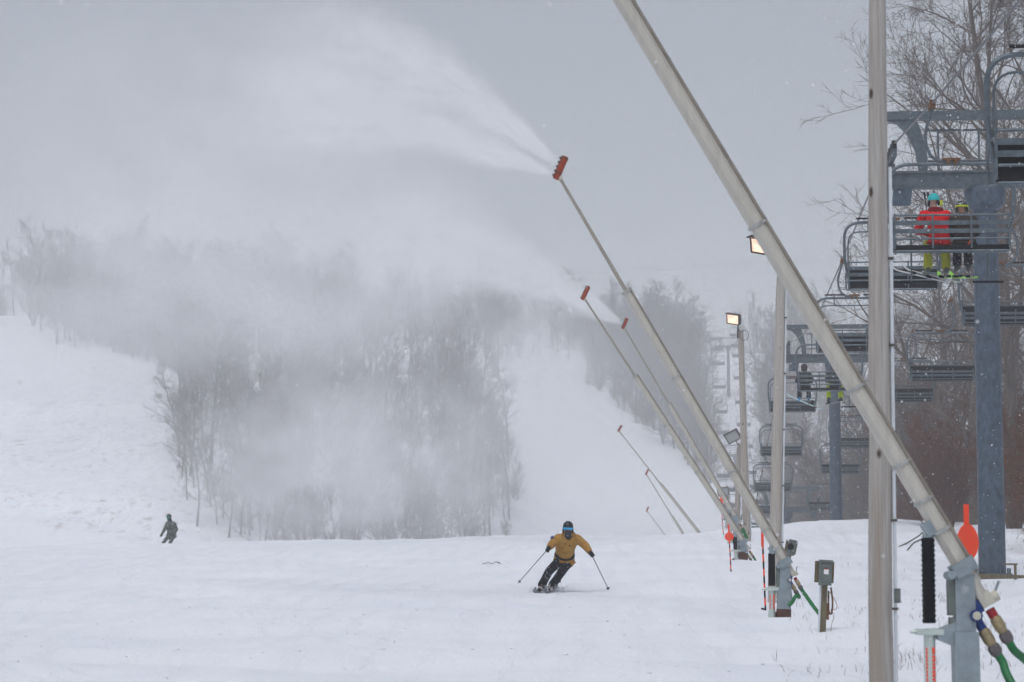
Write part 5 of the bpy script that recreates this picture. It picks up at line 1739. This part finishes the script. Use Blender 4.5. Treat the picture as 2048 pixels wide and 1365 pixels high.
class NG:
    """tiny helper for math-node graphs"""
    def __init__(s, nt): s.nt = nt
    def m(s, op, a, b=None, c=None):
        n = s.nt.nodes.new('ShaderNodeMath'); n.operation = op
        for i, q in enumerate((a, b, c)):
            if q is None: continue
            if isinstance(q, (int, float)): n.inputs[i].default_value = q
            else: s.nt.links.new(q, n.inputs[i])
        return n.outputs[0]
    def rng(s, a, f0, f1, t0=0.0, t1=1.0, smooth=True):
        n = s.nt.nodes.new('ShaderNodeMapRange')
        if smooth: n.interpolation_type = 'SMOOTHSTEP'
        s.nt.links.new(a, n.inputs[0])
        n.inputs[1].default_value = f0; n.inputs[2].default_value = f1; n.inputs[3].default_value = t0; n.inputs[4].default_value = t1
        return n.outputs[0]
    def noise(s, vec, scale, detail=3, rough=.55):
        n = s.nt.nodes.new('ShaderNodeTexNoise'); n.inputs['Scale'].default_value = scale
        n.inputs['Detail'].default_value = detail; n.inputs['Roughness'].default_value = rough
        s.nt.links.new(vec, n.inputs['Vector'])
        return n.outputs['Fac']
    def xyz(s, x, y, z):
        n = s.nt.nodes.new('ShaderNodeCombineXYZ')
        for i, q in enumerate((x, y, z)):
            if isinstance(q, (int, float)): n.inputs[i].default_value = q
            else: s.nt.links.new(q, n.inputs[i])
        return n.outputs[0]

def plume(name, head, end_xy, zf, R0, R1, dens, pw, label, rpow=1.0, streak=7.0, turb=3.0, f0=.45):
    """spray jet: local x runs from the nozzle (0) to the end (L); zf=(a,b): height a*s-b*s*s above the nozzle at s=x/L"""
    head = Vector(head)
    d = Vector((end_xy[0] - head.x, end_xy[1] - head.y, 0)); Lg = d.length
    rz = math.atan2(d.y, d.x)
    a, b = zf
    n = 18
    pts = []; rr = []
    for i in range(n + 1):
        s = (i / n) ** 1.4
        pts.append((s * Lg, 0, a * s - b * s * s)); rr.append((R0 + (R1 - R0) * s ** rpow) * 1.3 + .02 + .12 * turb * s)
    mb = MB().tube(pts, rr, 12)
    m, nt, pv = vol_mat(name + '_spray', 0, (.985, .99, 1.0), .1)
    g = NG(nt)
    tc = nt.nodes.new('ShaderNodeTexCoord'); sp = nt.nodes.new('ShaderNodeSeparateXYZ')
    nt.links.new(tc.outputs['Object'], sp.inputs[0])
    x, y, z = sp.outputs
    s = g.m('MAXIMUM', g.m('DIVIDE', x, Lg), .0001)
    zc = g.m('SUBTRACT', g.m('MULTIPLY', s, a), g.m('MULTIPLY', g.m('MULTIPLY', s, s), b))
    zz = g.m('SUBTRACT', z, zc)
    Rr = g.m('ADD', g.m('MULTIPLY', g.m('POWER', s, rpow), R1 - R0), R0)
    # the air tears the jet: offsets that grow away from the nozzle
    t1 = g.noise(tc.outputs['Object'], .55, 4, .6); t2 = g.noise(g.xyz(g.m('ADD', x, 31.0), y, z), .55, 4, .6)
    amp = g.m('MULTIPLY', s, turb)
    y2 = g.m('ADD', y, g.m('MULTIPLY', g.m('SUBTRACT', t1, .5), amp)); z2 = g.m('ADD', zz, g.m('MULTIPLY', g.m('SUBTRACT', t2, .5), amp))
    yn = g.m('DIVIDE', y2, Rr); zn = g.m('DIVIDE', z2, Rr)
    r = g.m('SQRT', g.m('ADD', g.m('MULTIPLY', yn, yn), g.m('MULTIPLY', zn, zn)))
    # streaks that radiate from the nozzle, breaking up into billows further out
    nv = g.xyz(g.m('MULTIPLY', g.m('POWER', s, .6), 3.0), g.m('MULTIPLY', yn, 1.3), g.m('MULTIPLY', zn, 1.6))
    n1 = g.noise(nv, streak * .5, 6, .68)
    n2 = g.noise(nv, streak * .17, 3, .6)
    nn = g.rng(g.m('ADD', g.m('MULTIPLY', n1, .6), g.m('MULTIPLY', n2, .4)), .40, .64, .06, 1.5)
    rj = g.m('ADD', r, g.m('MULTIPLY', g.m('SUBTRACT', n1, .5), 1.3))
    core = g.rng(rj, 1.0, .15)
    fade = g.m('MULTIPLY', g.rng(s, 1.0, f0), g.rng(s, 0.0, .012))
    base = g.m('MULTIPLY', g.m('POWER', g.m('ADD', Rr, .05), -pw), dens)
    D = g.m('MULTIPLY', g.m('MULTIPLY', base, core), g.m('MULTIPLY', nn, fade))
    nt.links.new(D, pv.inputs['Density'])
    m.cycles.volume_step_rate = .18
    o = mb.build(name, m)
    o.location = head; o.rotation_euler = (0, 0, rz)
    return tag(o, label, 'snow spray', kind='stuff')

def mist(name, c, rad, dens, seed, label, scale=1.6, lo=.40, hi=.68, rz=0.0, fine=.9):
    mb = MB().ell((0, 0, 0), rad, None, 20, 12)
    m, nt, pv = vol_mat(name + '_air', 0, (.98, .988, 1.0), .0)
    g = NG(nt)
    tc = nt.nodes.new('ShaderNodeTexCoord'); sp = nt.nodes.new('ShaderNodeSeparateXYZ')
    nt.links.new(tc.outputs['Object'], sp.inputs[0])
    x, y, z = (g.m('DIVIDE', q, k) for q, k in zip(sp.outputs, rad))
    r = g.m('SQRT', g.m('ADD', g.m('ADD', g.m('MULTIPLY', x, x), g.m('MULTIPLY', y, y)), g.m('MULTIPLY', z, z)))
    nv = g.xyz(g.m('ADD', g.m('MULTIPLY', x, 1.5), seed * 3.7), g.m('MULTIPLY', y, .7), g.m('MULTIPLY', z, 1.0))
    n1 = g.noise(nv, scale, 4, .55)
    rj = g.m('ADD', r, g.m('MULTIPLY', g.m('SUBTRACT', n1, .5), .5))
    D = g.m('MULTIPLY', g.m('MULTIPLY', g.rng(rj, .95, .25), g.rng(n1, lo, hi, .12, 1.25)), dens)
    nt.links.new(D, pv.inputs['Density'])
    m.cycles.volume_step_rate = fine
    o = mb.build(name, m)
    o.location = c; o.rotation_euler = (0, 0, rz)
    return tag(o, label, 'snow mist', kind='stuff')

H2 = P(1117, 328, GUN_D[2])
plume('spray_plume', H2, P(500, 90, 54).xy, (8.2, 3.4), .06, 2.7, 1.3, 1.3,
      'upper white jet of snow spray shooting up and left from the highest orange gun head', f0=.25)
H2b = P(1107, 350, GUN_D[2])
plume('spray_plume', H2b, P(340, 245, 57).xy, (6.8, 2.7), .06, 2.6, 1.25, 1.3,
      'lower flatter white jet of snow spray from the highest orange gun head', streak=6.0, f0=.3)
H4 = P(1245, 648, GUN_D[4])
plume('spray_plume', H4, P(740, 450, 105).xy, (8.6, 2.5), .06, 3.6, 1.9, 1.05,
      'white snow spray from the gun head in front of the hillside trees', rpow=.85, f0=.35)
H5 = P(1236, 853, GUN_D[5])
plume('spray_plume', H5, P(1000, 740, 168).xy, (6.0, 3.0), .06, 2.6, .4, 1.2,
      'faint snow spray drifting off the gun head above the white trail')
mist('snow_mist', P(430, 300, 92), (12.5, 22, 6.6), .030, 1, 'pale drifting snow cloud high above the trees', 2.0, .34, .66)
mist('snow_mist', P(430, 580, 135), (20, 34, 6.4), .048, 2, 'pale band of snow mist hiding the treetops', 2.1, .34, .66)
mist('snow_mist', P(830, 490, 122), (6.0, 18, 4.8), .055, 5, 'bright snow cloud downwind of the middle gun', 1.9, .34, .64)
mist('snow_mist', P(710, 935, 215), (24.5, 42, 11.8), .040, 3, 'low snow mist drifting in front of the middle wood', 2.4, .34, .66)
mist('snow_mist', P(1075, 715, 215), (9.0, 26, 7.0), .062, 4, 'snow mist over the top of the white trail', 1.8)
mist('snow_mist', P(500, 760, 330), (95, 55, 34), .0100, 8, 'blowing snow veiling the whole wooded hillside', 2.2, .30, .70, fine=1.0)
mist('snow_mist', P(1400, 740, 330), (34, 50, 30), .0075, 9, 'blowing snow veiling the far lift line', 2.0, .30, .70, fine=1.0)
